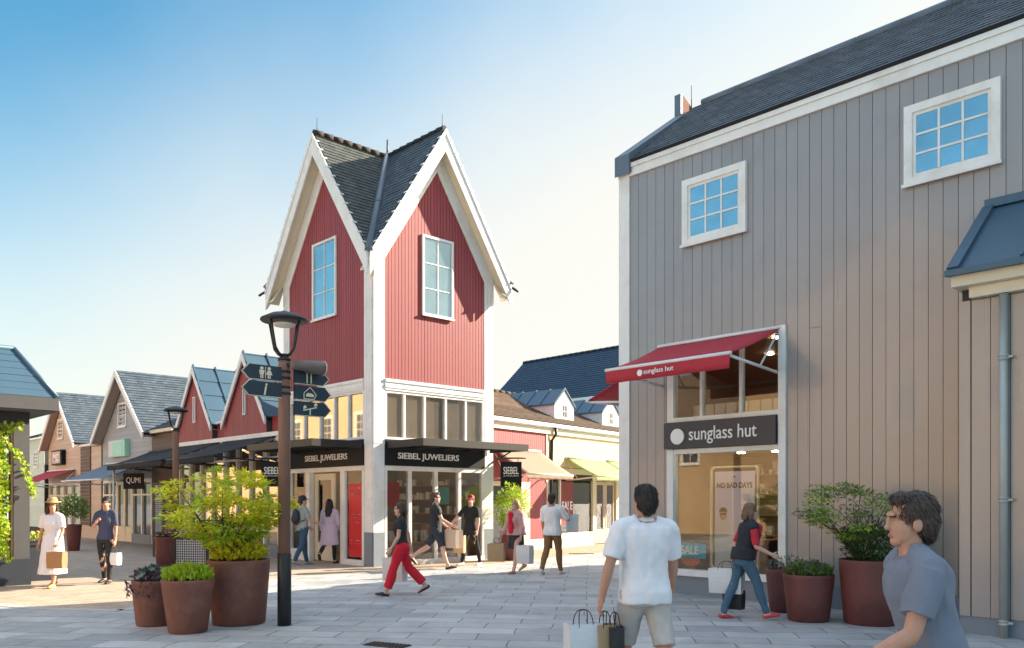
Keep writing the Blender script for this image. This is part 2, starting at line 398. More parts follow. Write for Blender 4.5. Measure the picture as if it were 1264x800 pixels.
# ================================================================== red tower
TX0,TX1,TY0,TY1 = -21.2,-16.9,11.5,15.4
XC,YC = -19.05,13.44; OH=.35; ZR,ZE = 11.03,7.45
tower = thing('corner_tower','tall red boarded corner tower with twin white trimmed gables above a jewellery shop','building',(XC,YC,0))
FL,FR = Face((0,TY0,0),(1,0,0)), Face((TX1,0,0),(0,1,0))
FB,FW = Face((0,TY1,0),(-1,0,0)), Face((TX0,0,0),(0,-1,0))
sA,sB = (ZR-ZE)/(XC+21.55), (ZR-ZE)/(YC-11.15)
def rake(f,s,c): return lambda u: ZR-s*abs(u-c)
GB = [(FL,TX0,TX1,XC,sA,2.5),(FR,TY0,TY1,YC,sB,2.29),(FB,-TX1,-TX0,-XC,sA,2.5),(FW,-TY1,-TY0,-YC,sB,2.29)]
for i,(f,u0,u1,c,s,hw) in enumerate(GB):
    z0 = 4.58 if i < 2 else .3
    bm = B(); top = lambda u: ZR-s*abs(u-c)-.98
    fpoly(bm,f,[(u0+.1,z0),(u1-.1,z0),(u1-.1,ZR-s*(u1-.1-c)-.62),(c,ZR-.62),(u0+.1,ZR-s*(c-u0-.1)-.62)],-.12,-.002)
    obj('wall',bm,'red_dark',tower)
    bm = B(); boards(bm,f,u0+.33,u1-.33,z0,lambda u:top(u)+.02,w=.1,gap=.012,o1=.024)
    obj('boarding',bm,'red_boards',tower)
    # rake frieze on the wall, corner boards
    bm = B()
    for sg in (-1,1):
        e = hw-.36
        fpoly(bm,f,[(c,ZR-.40),(c+sg*e,ZR-.40-s*e),(c+sg*e,ZR-1.0-s*e),(c,ZR-1.0)][::1],.0,.05)
    obj('frieze',bm,'white_paint',tower)
    for a,b in ((u0,u0+.33),(u1-.33,u1)):
        n=3; bm = B()
        for k in range(n): fbox(bm,f,a+(b-a)*k/n+.004,a+(b-a)*(k+1)/n-.004,-.05,.035,2.98,ZR-s*(hw-.35)-.45)
        fbox(bm,f,a+.006,b-.006,-.05,.025,.83,2.985)
        obj('corner_board',bm,'white_paint',tower)
        bm = B(); fbox(bm,f,a+.004,b-.004,-.05,.032,0,.829)
        obj('plinth',bm,'plinth_blue',tower)
    # barge boards
    for sg in (-1,1):
        bm = B(); e = hw-.002
        fpoly(bm,f,[(c,ZR-.02),(c+sg*e,ZR-.02-s*e),(c+sg*e,ZR-.55-s*e),(c,ZR-.57)],OH+.006,OH+.045)
        fpoly(bm,f,[(c,ZR+.005),(c+sg*e,ZR+.005-s*e),(c+sg*e,ZR-.14-s*e),(c,ZR-.14)],OH+.046,OH+.07)
        if i < 2:
            for k in range(1,13):
                q = e*k/13
                fbox(bm,f,c+sg*q-.035,c+sg*q+.035,OH-.03,OH+.08,ZR-s*q-.02,ZR-s*q+.012)
        obj('barge_board',bm,'white_paint',tower)
        bm = B(); fpoly(bm,f,[(c,ZR-.34),(c+sg*e,ZR-.34-s*e),(c+sg*e,ZR-.38-s*e),(c,ZR-.38)],-.02,OH-.046)
        obj('soffit',bm,'cream_paint',tower)
    # roof slopes of this gable
    bm = B()
    rf, rc = f.P(c,OH,ZR), Vector((XC,YC,ZR))
    for sg in (-1,1):
        e = f.P(c+sg*hw,OH,ZE); slope(bm,e,e,rc,rf,.13,.02,.13)
    obj('roof',bm,'roof_green_slate' if i == 0 else 'roof_slate',tower)
    bm = B()
    n = 8
    for k in range(n):
        a,b = rf.lerp(rc,k/n), rf.lerp(rc,(k+1)/n-.01); tube(bm,[a+Z*.015,b+Z*.03],[.075,.085],8)
    obj('ridge_cap',bm,'roof_brown' if i==0 else 'roof_slate',tower)
    bm = B(); p = f.P(c,OH-.1,ZR); tube(bm,[p,p+Z*.42],[.012,.005],6); obj('lightning_rod',bm,'dark_metal',tower)
for sx,sy in ((1,-1),(1,1),(-1,1),(-1,-1)):
    bm = B(); e = Vector((XC+sx*2.5,YC+sy*2.29,ZE)); c = Vector((XC,YC,ZR)); d=(c-e).normalized()
    tube(bm,[e-d*.05+Z*.06,c+Z*.06],[.1,.1],10)
    m = e.lerp(c,.45); tube(bm,[m-d*.03+Z*.06,m+d*.03+Z*.06],[.115,.115],10)
    obj('valley_gutter',bm,'zinc_grey',tower)
    bm = B(); q = e+Vector((sx*.1,sy*.1,0)); 
    if sx*sy > 0 : tube(bm,[e-Z*.02,e+Vector((sx*.16,sy*.16,-.16))],[.035,.035],8); obj('gutter_spout',bm,'dark_metal',tower)
    else: bm.free()
bm = B(); tube(bm,[(XC,YC,ZR),(XC,YC,ZR+.5)],[.03,.02],8); obj('lightning_rod',bm,'dark_metal',tower)
# tall windows
window(FR,12.96,13.97,6.29,8.33,tower,w=.06,nx=2,ny=3,bar=.022,inner=0,gm='window_glass',o1=.07)
window(FL,-19.62,-18.46,6.31,8.33,tower,w=.06,nx=2,ny=3,bar=.022,inner=0,gm='window_glass',o1=.07)
# storey band, clerestory glazing
for f,u0,u1,mul in ((FR,11.83,15.07,[12.43,13.06,13.75,14.43]),(FL,-20.87,-17.23,[-20.1,-19.3,-18.6,-17.95])):
    bm = B()
    fbox(bm,f,u0+.002,u1-.002,-.1,.05,4.30,4.575); fbox(bm,f,u0+.002,u1-.002,.051,.075,4.50,4.575); fbox(bm,f,u0+.002,u1-.002,.051,.065,4.36,4.44); obj('band',bm,'white_paint',tower)
    bm = B(); rring(bm,f,u0+.003,u1-.003,3.1,4.297,.06,-.08,.03)
    for m in mul: fbox(bm,f,m-.03,m+.03,-.06,.02,3.16,4.237)
    fr = obj('clerestory_frame',bm,'white_paint',tower)
    bm = B(); fbox(bm,f,u0+.05,u1-.05,-.045,-.035,3.15,4.25); obj('pane',bm,'warm_glass',fr)
    # black fascia with the shop name
    bm = B(); fbox(bm,f,u0+.003,u1-.003,-.08,.06,2.46,3.097); s = obj('sign_board',bm,'sign_black',tower)
    uc = (u0+u1)/2 - (.28 if f is FR else -.1)
    obj('lettering',text_bm('SIEBEL JUWELIERS',f,uc,2.685,1.95 if f is FR else 2.05,.061,.012,height=.20,bold=.012),'letter_white',s)
# interior behind the glass
bm = B(); box(bm,TX0+.15,TX1-.2,TY0+.25,TY1-.15,.0,.03); obj('shop_floor',bm,'interior_floor',tower)
bm = B(); box(bm,TX0+.15,TX1-.15,TY0+.15,TY1-.15,3.05,3.08); box(bm,TX0+.2,TX0+.25,TY0+.25,TY1-.2,.03,3.05); box(bm,TX0+.25,TX1-.12,TY1-.25,TY1-.2,.03,3.05)
obj('shop_wall',bm,'interior_wall',tower)
bm = B()
for x in (-20.4,-19.2,-18.1): box(bm,x-.4,x+.4,14.2,14.7,.03,.95)
for z in (1.2,1.6,2.0): box(bm,-20.8,-17.3,14.85,15.12,z,z+.03)
box(bm,-17.6,-17.25,12.0,14.9,.03,.55)
obj('display_case',bm,'wood_shelf',tower)
bm = B()
for k in range(46):
    x = rnd.uniform(-20.7,-17.4); z = rnd.choice((1.23,1.63,2.03)); w=rnd.uniform(.02,.06); box(bm,x-w,x+w,14.9,15.0,z,z+rnd.uniform(.08,.22))
for k in range(14):
    y = rnd.uniform(12.1,14.8); box(bm,-17.5,-17.38,y,y+.1,.55,.55+rnd.uniform(.1,.3))
obj('shop_stock',bm,'display_light',tower)
# shopfront, right face
bm = B()
us = [11.83,12.6,13.43,14.21,15.07]
fbox(bm,FR,us[0]+.003,us[-1]-.003,-.09,.045,0,.12); fbox(bm,FR,us[0]+.003,us[-1]-.003,-.09,.03,2.34,2.457)
for i,u in enumerate(us):
    a = u-.045 if 0<i<4 else (u+.003 if i==0 else u-.07); fbox(bm,FR,a,a+.09 if 0<i<4 else a+.067,-.09,.03,.12,2.34)
sf = obj('shopfront',bm,'white_paint',tower)
bm = B(); fbox(bm,FR,us[0]+.05,us[-1]-.05,-.03,-.022,.1,2.36); obj('pane',bm,'shop_glass',sf)
bm = B(); fbox(bm,FR,11.92,12.35,-.1,-.09,1.45,2.05); obj('poster',bm,'poster_red',sf)
bm = B(); fbox(bm,FR,13.55,13.95,-.1,-.09,1.5,1.95); obj('poster',bm,'mint',sf)
# shopfront, left face with open door
bm = B()
for a,b in ((-20.868,-20.8),(-20.0,-19.8),(-18.3,-18.1),(-17.32,-17.233)): fbox(bm,FL,a,b,-.1,.035,0,2.34)
fbox(bm,FL,-20.868,-17.233,-.1,.03,2.342,2.457); fbox(bm,FL,-20.8,-20.0,-.09,.03,0,.3); fbox(bm,FL,-18.1,-17.32,-.09,.045,0,.14)
sf = obj('shopfront',bm,'white_paint',tower)
bm = B(); fbox(bm,FL,-20.82,-19.98,-.03,-.022,.28,2.36); obj('pane',bm,'shop_glass',sf)
bm = B(); fbox(bm,FL,-18.12,-17.3,-.03,-.022,.12,2.36); obj('pane',bm,'shop_glass',sf)
bm = B(); fbox(bm,FL,-17.98,-17.34,-.021,-.014,.2,2.02); ps = obj('poster',bm,'poster_red',sf)
bm = B(); 
for z,w,n in ((1.88,.05,3),(1.74,.04,2),(1.25,.02,4),(1.17,.02,3),(1.05,.02,4),(.6,.025,4),(.53,.015,5)):
    for k in range(n):
        u=-17.9+k*.5/n; fbox(bm,FL,u,u+.5/n*rnd.uniform(.6,.85),-.0135,-.011,z,z+w)
obj('shopfront_print',bm,'petal_pink',sf)
FD = Face(FL.P(-19.79,-.11,0),(1,0,0))
bm = B(); rring(bm,FD,0,1.0,.03,2.3,.16,-.045,0); fbox(bm,FD,.16,.84,-.045,0,.19,.5)
dr = obj('door',bm,'cream_paint',tower)
bm = B(); fbox(bm,FD,.15,.85,-.026,-.02,.49,2.15); obj('pane',bm,'shop_glass',dr)
bm = B(); tube(bm,[FD.P(.92,.05,.9),FD.P(.92,.05,1.5)],.015,8); obj('handle',bm,'pipe_metal',dr)
bm = B()
for x,y in ((-20.2,12.4),(-18.9,12.4),(-17.6,12.6),(-20.2,13.6),(-18.9,13.6),(-17.6,13.9)): lathe(bm,[(.07,3.032),(.07,3.045)],(x,y,0),14)
obj('ceiling_spot',bm,MATS.get('spot_lamp') or spot_mat(),tower)
# canopies
for f,u0,u1,d in ((FR,11.87,15.3,1.5),(FL,-20.5,-17.25,1.45)):
    bm = B()
    fbox(bm,f,u0,u1,d-.07,d,2.88,3.05); fbox(bm,f,u0,u0+.07,.065,d-.07,2.88,3.05); fbox(bm,f,u1-.07,u1,.065,d-.07,2.88,3.05)
    fbox(bm,f,u0+.07,u1-.07,.065,d-.07,3.0,3.04)
    n = 4
    for k in range(1,n): u=u0+(u1-u0)*k/n; fbox(bm,f,u-.03,u+.03,.065,d-.07,2.89,2.998)
    cn = obj('canopy',bm,'dark_metal',tower)
    bm = B()
    for k in range(n): a=u0+.07+(u1-u0-.14)*k/n+.04; fbox(bm,f,a,a+(u1-u0-.14)/n-.08,.08,d-.09,2.97,2.998)
    obj('ceiling_panel',bm,'white_paint',cn)
    for u in ((u1-.12,) if f is FR else ()): bm = B(); tube(bm,[f.P(u,.06,2.55),f.P(u,d-.5,2.9)],.02,6); obj('bracket',bm,'black_metal',cn)
# hanging blade signs
for g,w in ((Face(FR.P(15.6,.10,0),(.70,.71,0)),.58),(Face(FL.P(-21.35,.62,0),(.72,.69,0)),.6)):
    bm = B(); fbox(bm,g,0,w,-.02,.02,1.98,2.66); s = obj('blade_sign',bm,'sign_black',tower)
    obj('lettering',text_bm('SIEBEL',g,w/2,2.42,w*.72,.021,.006,height=.2,bold=.01),'letter_white',s)
    obj('lettering',text_bm('JUWELIERS',g,w/2,2.27,w*.72,.021,.006,height=.04),'letter_white',s)
    bm = B(); tube(bm,[g.P(-.1,0,2.76),g.P(w+.12,0,2.76)],.022,8); tube(bm,[g.P(.1,0,2.66),g.P(.1,0,2.76)],.01,6); tube(bm,[g.P(w-.1,0,2.66),g.P(w-.1,0,2.76)],.01,6)
    tube(bm,[g.P(-.1,0,2.76),g.P(-.1,-.4,2.76)],.02,8)
    obj('bracket',bm,'black_metal',s)

# ================================================================== awnings
def awning(f,u0,u1,zt,zf,d,root,m,val=.2,frame='white_paint',arms=True,seams=0,vm=None,sag=.03):
    bm = B(); n = 6
    uv = [(i/n) for i in range(n+1)]
    def Q(u,t,off=0): return f.P(u, .05+(d-.05)*t, zt+(zf-zt)*t - sag*math.sin(math.pi*t)+off)
    cols = max(2,int((u1-u0)/.25))
    top = [[bm.verts.new(Q(u0+(u1-u0)*c/cols,t)) for t in uv] for c in range(cols+1)]
    bot = [[bm.verts.new(Q(u0+(u1-u0)*c/cols,t,-.012)) for t in uv] for c in range(cols+1)]
    for c in range(cols):
        for k in range(n):
            bm.faces.new((top[c][k],top[c][k+1],top[c+1][k+1],top[c+1][k])).smooth=True
            bm.faces.new((bot[c][k],bot[c+1][k],bot[c+1][k+1],bot[c][k+1])).smooth=True
        bm.faces.new((top[c][0],top[c+1][0],bot[c+1][0],bot[c][0])); bm.faces.new((top[c][n],bot[c][n],bot[c+1][n],top[c+1][n]))
    for c in (0,cols):
        for k in range(n): bm.faces.new((top[c][k],bot[c][k],bot[c][k+1],top[c][k+1]))
    aw = obj('awning',bm,m,root)
    bm = B()
    if val:
        nn = 24; w = (u1-u0)/nn
        A = [[bm.verts.new(f.P(u0+w*i, d+.006+.012*math.sin(i*1.7)*t+o, zf-.035-val*t)) for o in (0,.008) for t in (0,.5,1)] for i in range(nn+1)]
        for i in range(nn):
            for k in (0,1):
                bm.faces.new((A[i][k],A[i+1][k],A[i+1][k+1],A[i][k+1])).smooth=True; bm.faces.new((A[i][3+k],A[i][4+k],A[i+1][4+k],A[i+1][3+k])).smooth=True
            bm.faces.new((A[i][2],A[i+1][2],A[i+1][5],A[i][5]))
        obj('valance',bm,vm or m,aw)
    else: bm.free()
    bm = B(); tube(bm,[f.P(u0-.02,d,zf-.012),f.P(u1+.02,d,zf-.012)],.028,8); obj('front_rail',bm,frame,aw)
    bm = B(); tube(bm,[f.P(u0-.02,.05,zt+.005),f.P(u1+.02,.05,zt+.005)],.035,8)
    obj('wall_rail',bm,frame,aw)
    if arms:
        for u in (u0+.05,u1-.05):
            bm = B(); zz = zf-.03; zw = zf-.02-(.12)
            tube(bm,[f.P(u,.03,zw),f.P(u,d-.02,zz)],.024,8); tube(bm,[f.P(u,.04,zt-.08),f.P(u,(d)*.38,zw+(zz-zw)*.38)],.016,8)
            obj('arm',bm,frame,aw)
    return aw

# ================================================================== grey boarded shop house
FG = Face((0,12.08,0),(1,0,0)); GX0,GX1 = -9.73,9.0
grey = thing('boarded_shop_house','large taupe boarded building with slate roof, red awning and two square upper windows','building',(-2,14,0))
hole = (-8.72,-6.45,.0,4.34)
bm = B(); 
fbox(bm,FG,GX0+.02,-8.73,-.2,-.004,0,7.6); fbox(bm,FG,-6.44,GX1,-.2,-.004,0,7.6); fbox(bm,FG,-8.73,-6.44,-.2,-.004,4.34,7.6)
obj('wall',bm,'board_gap',grey)
bm = B(); boards(bm,FG,GX0+.21,GX1,.325,lambda u:7.47,w=.19,gap=.008,o1=.026,holes=[hole],joints=.05); obj('boarding',bm,'grey_boards',grey)
bm = B(); fbox(bm,FG,-9.52,-8.73,-.004,.05,0,.32); fbox(bm,FG,-8.729,-6.441,-.25,.03,0,.318); fbox(bm,FG,-6.44,-3.63,-.004,.05,0,.32); obj('plinth',bm,'plinth_blue',grey)
bm = B(); fbox(bm,FG,GX0-.03,-9.522,-.3,.055,0,7.6); obj('corner_board',bm,'white_paint',grey)
bm = B(); fbox(bm,FG,GX0-.03,GX1,-.05,.075,7.475,7.62); fbox(bm,FG,GX0-.03,GX1,-.05,.10,7.623,7.72); obj('eave_board',bm,'white_paint',grey)
bm = B(); slope(bm,(GX0+.3,11.95,7.73),(GX1,11.95,7.73),(GX1,13.95,9.33),(GX0+.3,13.95,9.33),.15,.02,.04)
slope(bm,(GX1,19.2,5.2),(GX0+.3,19.2,5.2),(GX0+.3,13.95,9.33),(GX1,13.95,9.33),.15,.02,.04); obj('roof',bm,'roof_slate',grey)
bm = B()
for k in range(24):
    x = GX0+.5+k*.76; tube(bm,[(x,13.95,9.34),(x+.757,13.95,9.345)],[.08,.077],10)
obj('ridge_cap',bm,'zinc_grey',grey)
bm = B()   # gable end with raised coping
prism(bm,[(GX0,12.28,0),(GX0,19.1,0),(GX0,19.1,5.25),(GX0,13.95,9.3),(GX0,12.28,7.95)],(.25,0,0)); obj('gable_wall',bm,'grey_boards',grey)
bm = B(); prism(bm,[(GX0-.05,11.93,7.5),(GX0-.05,11.93,7.86),(GX0-.05,13.78,9.20),(GX0-.05,13.78,8.8)],(.33,0,0)); prism(bm,[(GX0-.05,14.22,9.05),(GX0-.05,14.22,9.42),(GX0-.05,19.3,5.4),(GX0-.05,19.3,5.0)],(.33,0,0))
box(bm,GX0-.05,GX0+.10,13.785,13.85,8.9,9.62) ; obj('coping',bm,'zinc_grey',grey)
bm = B(); prism(bm,[(GX0-.03,13.853,8.9),(GX0-.03,13.853,9.63),(GX0-.03,14.5,9.30),(GX0-.03,14.5,8.9)],(.12,0,0)); obj('chimney_stub',bm,'brick_brown',grey)
bm = B(); tube(bm,[(GX0+.1,14.15,9.4),(GX0+.1,14.15,9.9)],[.012,.006],6); obj('lightning_rod',bm,'dark_metal',grey)
bm = B(); box(bm,GX1-.2,GX1,12.3,19,0,7); box(bm,GX0+.3,GX1-.2,18.9,19.1,0,5.2); obj('rear_wall',bm,'grey_boards',grey)
window(FG,-8.36,-7.14,5.94,7.07,grey,w=.11,nx=3,ny=3,bar=.028,inner=.045,o1=.09)
window(FG,-4.67,-3.46,5.97,7.08,grey,w=.11,nx=3,ny=3,bar=.028,inner=.045,o1=.09)
# shopfront
bm = B()
fbox(bm,FG,-8.70,-8.57,-.1,.05,.32,2.49); fbox(bm,FG,-8.70,-8.57,-.1,.04,2.96,4.335); fbox(bm,FG,-6.58,-6.455,-.1,.07,.32,4.335)
fbox(bm,FG,-8.569,-6.581,-.1,.03,2.41,2.488); fbox(bm,FG,-8.60,-6.581,-.1,.06,2.955,3.03); fbox(bm,FG,-8.569,-6.581,-.1,.03,4.26,4.335)
fbox(bm,FG,-8.70,-6.582,-.1,.075,.322,.43)
for u in (-8.02,-7.27): fbox(bm,FG,u-.025,u+.025,-.08,.02,3.03,4.26)
sf = obj('shopfront',bm,'white_paint',grey)
bm = B(); fbox(bm,FG,-8.58,-6.57,-.04,-.03,.42,2.42); obj('pane',bm,'shop_glass',sf)
bm = B(); fbox(bm,FG,-8.58,-6.57,-.04,-.03,3.02,4.27); obj('pane',bm,'shop_glass',sf)
bm = B(); fbox(bm,FG,-8.71,-6.60,.052,.12,2.50,2.945); s = obj('sign_board',bm,'sign_navy',grey)
bm = B()
for k in (0,1):
    c = FG.P(-8.41,.121,2.70); prism(bm,[c+Vector((math.cos(a)*.135,0,math.sin(a)*.135)) for a in (2*math.pi*i/40 for i in range(40))],(0,-.035,0)); break
obj('logo_disc',bm,'letter_white',s)
obj('lettering',text_bm('sunglass hut',FG,-7.55,2.70,1.27,.121,.012,height=.29,bold=.004),'letter_white',s)
# shop interior
bm = B(); box(bm,-9.3,-5.5,15.4,15.5,.3,4.5); box(bm,-9.4,-9.3,12.3,15.5,.3,4.5); box(bm,-5.5,-5.4,12.3,15.5,.3,4.5); obj('shop_wall',bm,'interior_wall',grey)
bm = B(); box(bm,-9.3,-5.5,12.3,15.4,.3,.36); box(bm,-9.3,-5.5,12.3,15.4,2.5,2.85); obj('shop_floor',bm,'interior_floor',grey)
bm = B(); prism(bm,[(-9.3,12.3,4.45),(-9.3,15.4,3.9),(-9.3,15.4,4.0),(-9.3,12.3,4.55)],(3.8,0,0)); obj('shop_ceiling',bm,'wood_shelf',grey)
bm = B()
for x in (-8.2,-7.2,-6.75): 
    for y in (12.8,13.8): box(bm,x-.35,x+.35,y-.15,y+.15,.36,.95)
for z in (.9,1.3,1.7,2.1): box(bm,-9.2,-5.6,15.1,15.38,z,z+.03)
box(bm,-6.85,-6.5,12.5,12.95,.36,1.2)
obj('display_case',bm,'wood_shelf',grey)
bm = B()
for k in range(60):
    x = rnd.uniform(-9.1,-5.7); z = rnd.choice((.93,1.33,1.73,2.13)); box(bm,x-.06,x+.06,15.15,15.25,z,z+rnd.uniform(.05,.25))
for k in range(9): x=-8.5+k*.22; box(bm,x,x+.19,12.55,12.58,2.86,3.28)
obj('shop_stock',bm,'display_light',grey)
# poster with two people wearing sunglasses
FP = Face((0,12.19,0),(1,0,0)); 
bm = B()
def rr(u0,u1,z0,z1,r,n=6):
    return [(cx+r*math.cos(a),cz+r*math.sin(a)) for cx,cz,a0 in ((u1-r,z1-r,0),(u0+r,z1-r,90),(u0+r,z0+r,180),(u1-r,z0+r,270)) for a in (R(a0+90*k/n) for k in range(n+1))]
o_ = rr(-7.90,-7.0,.45,2.18,.09); i_ = rr(-7.87,-7.03,.48,2.15,.07)
for k in range(len(o_)):
    a,b,c,d = o_[k],o_[(k+1)%len(o_)],i_[(k+1)%len(o_)],i_[k]
    if (Vector(a)-Vector(b)).length>1e-5: fpoly(bm,FP,[a,b,c,d],0,.04)
stand = obj('poster_frame',bm,'cream_paint',grey)
bm = B(); fbox(bm,FP,-7.82,-7.08,.0,.015,.5,2.09); ps = obj('poster',bm,'poster_lilac',stand)
obj('lettering',text_bm('NO BAD DAYS',FP,-7.45,1.86,.66,.016,.004,height=.095,bold=.03),'letter_black',stand)
bm = B(); fpoly(bm,FP,[(-7.47,2.03),(-7.43,2.0),(-7.47,1.97),(-7.455,2.0)],.016,.02); obj('logo_mark',bm,'letter_black',stand)
mat('skin_print',(.50,.32,.25),.6,var=.05)
bm = B()
for uc,zs,c in ((-7.66,1.42,0),(-7.24,1.42,1)):
    fpoly(bm,FP,[(uc-.15,.52),(uc+.15,.52),(uc+.17,1.1),(uc+.11,1.25),(uc-.11,1.25),(uc-.17,1.1)],.016,.018,c)
    fpoly(bm,FP,[(uc+.07*math.cos(a),1.38+.1*math.sin(a)) for a in (2*math.pi*i/16 for i in range(16))],.0185,.02,2)
    fpoly(bm,FP,[(uc+.075*math.cos(a),1.42+.075*math.sin(a)) for a in (math.pi*i/12 for i in range(13))],.0205,.022,3)
    fbox(bm,FP,uc-.06,uc+.06,.0205,.024,1.37,1.4,3)
obj('poster_people',bm,['paper_white','poster_grey','skin_print','letter_black'],stand)
bm = B(); fbox(bm,FG,-8.55,-7.97,-.054,-.045,.62,.88); st = obj('sticker',bm,'sticker_blue',sf)
bm = B(); fpoly(bm,FG,[(-8.27+.2*math.cos(a),.615+.13*math.sin(a)) for a in (math.pi+math.pi*i/14 for i in range(15))],-.054,-.046); obj('sticker',bm,'sticker_orange',sf)
obj('lettering',text_bm('SALE',FG,-8.29,.76,.36,-.044,.003,height=.15,bold=.02),'letter_white',sf)
bm = B()
for x,y in ((-8.1,12.9),(-7.1,12.9),(-6.75,13.6),(-7.6,13.6)):
    zc = 4.45-(y-12.3)*.177; lathe(bm,[(.06,-.012),(.06,-.002)],(x,y,zc),16)
for x,y in ((-8.3,12.7),(-7.6,12.7),(-6.9,12.7),(-8.3,13.8),(-7.6,13.8),(-6.9,13.8)): lathe(bm,[(.07,2.483),(.07,2.495)],(x,y,0),16)
obj('ceiling_spot',bm,'spot_lamp',grey)
aw = awning(FG,-8.86,-6.56,4.30,3.75,1.48,grey,'awning_red',val=.2,sag=.04)
bm = B(); c = FG.P(-8.16,1.505,3.62); prism(bm,[c+Vector((math.cos(a)*.05,0,math.sin(a)*.05)) for a in (2*math.pi*i/24 for i in range(24))],(0,-.008,0))
obj('logo_disc',bm,'letter_white',aw)
obj('lettering',text_bm('sunglass hut',FG,-7.80,3.62,.56,1.508,.006,height=.10,bold=.006),'letter_white',aw)
FGL = Face((GX0-.03,0,0),(0,-1,0))
awning(FGL,-15.2,-12.75,4.25,3.62,1.4,grey,'awning_red',val=.0,sag=.04)

# lean-to annex
FA = Face((0,11.03,0),(1,0,0)); AX0 = -3.62
ax = thing('lean_to_annex','taupe boarded lean-to with blue zinc roof and downpipe at right of the boarded shop','building',(AX0,11.03,0))
bm = B(); fbox(bm,FA,AX0+.02,6,-1.0,-.004,0,4.2); obj('wall',bm,'board_gap',ax)
bm = B(); boards(bm,FA,AX0+.13,6,.213,lambda u:4.03,w=.21,gap=.008,o1=.026); fbox(bm,FA,AX0,AX0+.12,-.95,.03,.213,4.03); obj('boarding',bm,'grey_boards',ax)
bm = B(); fbox(bm,FA,AX0,6,-.9,.012,0,.208); obj('plinth',bm,'plinth_blue',ax)
bm = B(); fbox(bm,FA,AX0-.02,6,-1.02,.26,4.17,4.30); fbox(bm,FA,AX0+.14,6,-1.0,.14,4.04,4.167); obj('fascia',bm,'cream_paint',ax)
bm = B()
prism(bm,[(AX0-.05,10.72,4.305),(AX0-.05,10.72,4.35),(AX0-.05,12.05,5.42),(AX0-.05,12.05,4.305)],(9.6,0,0))
nrm = Vector((0,-1.07,1.33)).normalized()
for k in range(12):
    x = AX0-.05+(.0 if k==0 else .16+.62*k); a = Vector((x,10.73,4.36)); b = Vector((x,12.03,5.405)); w = .13 if k==0 else .03
    hexa(bm,[a,a+Vector((w,0,0)),b+Vector((w,0,0)),b,a+nrm*.05,a+nrm*.05+Vector((w,0,0)),b+nrm*.05+Vector((w,0,0)),b+nrm*.05])
box(bm,AX0-.03,6,12.0,12.05,5.42,5.53); box(bm,AX0-.06,6,10.66,10.72,4.29,4.36)
obj('roof',bm,'zinc',ax)
bm = B(); px,py = -3.12,10.93
tube(bm,[(px,py,.0),(px,py,4.03)],.046,14)
for z in (3.29,1.62,.18): lathe(bm,[(.05,z-.03),(.058,z-.028),(.058,z-.01),(.05,z-.008),(.05,z+.008),(.058,z+.01),(.058,z+.028),(.05,z+.03)],(px,py,0),16); box(bm,px+.04,px+.1,py-.012,py+.07,z-.012,z+.012)
obj('downpipe',bm,'pipe_metal',ax)

# ================================================================== red and yellow shop row
O_ = ground(690,676); UY = (CR*.5886+CF*.8085)
FY = Face(O_,UY)
yel = thing('long_shop_row','long low shop row half red half yellow with brown tiled roof and two white dormers','building',FY.P(1,-2,0),math.atan2(UY.y,UY.x))
U0,U1,UM = -4.75,6.6,-.79
bm = B(); fbox(bm,FY,U0,U1,-.3,-.003,2.3,3.85); fbox(bm,FY,U0+.01,U1-.01,-5.8,-5.5,0,4); fbox(bm,FY,U0,U0+.3,-5.5,-.31,0,4); fbox(bm,FY,U1-.3,U1,-5.5,-.31,0,4); obj('wall',bm,'interior_dark',yel)
bm = B(); boards(bm,FY,U0,UM-.002,2.2,lambda u:3.80,w=.12,gap=.01); boards(bm,FY,-1.75,-.82,.35,lambda u:2.2,w=.12,gap=.008); obj('boarding',bm,'red_boards',yel)
bm = B(); boards(bm,FY,UM+.002,U1,2.72,lambda u:3.80,w=.15,gap=.006); obj('boarding',bm,'yellow_boards',yel)
bm = B(); fbox(bm,FY,U0,U1,-.2,.10,3.805,3.98); fbox(bm,FY,UM-.05,UM+.07,-.05,.05,2.2,3.80); obj('eave_board',bm,'cream_paint',yel)
bm = B()
for k in range(34):
    u=U0+k*.335; fbox(bm,FY,u+.008,u+.327,.12,.23,4.03,4.14)
fbox(bm,FY,U0,U1,.1,.12,3.99,4.16)
obj('gutter',bm,'white_paint',yel)
bm = B(); ez,rz = 4.17,5.55
slope(bm,FY.P(U0,.18,ez),FY.P(U1,.18,ez),FY.P(U1,-3,rz),FY.P(U0,-3,rz),.15,.025,.08); slope(bm,FY.P(U1,-6,ez),FY.P(U0,-6,ez),FY.P(U0,-3,rz),FY.P(U1,-3,rz),.3,.025,.08); obj('roof',bm,'roof_brown',yel)
bm = B()
for k in range(30): tube(bm,[FY.P(U0+k*.378,-3,rz+.01),FY.P(U0+k*.378+.36,-3,rz+.02)],[.09,.08],8)
obj('ridge_cap',bm,'roof_brown',yel)
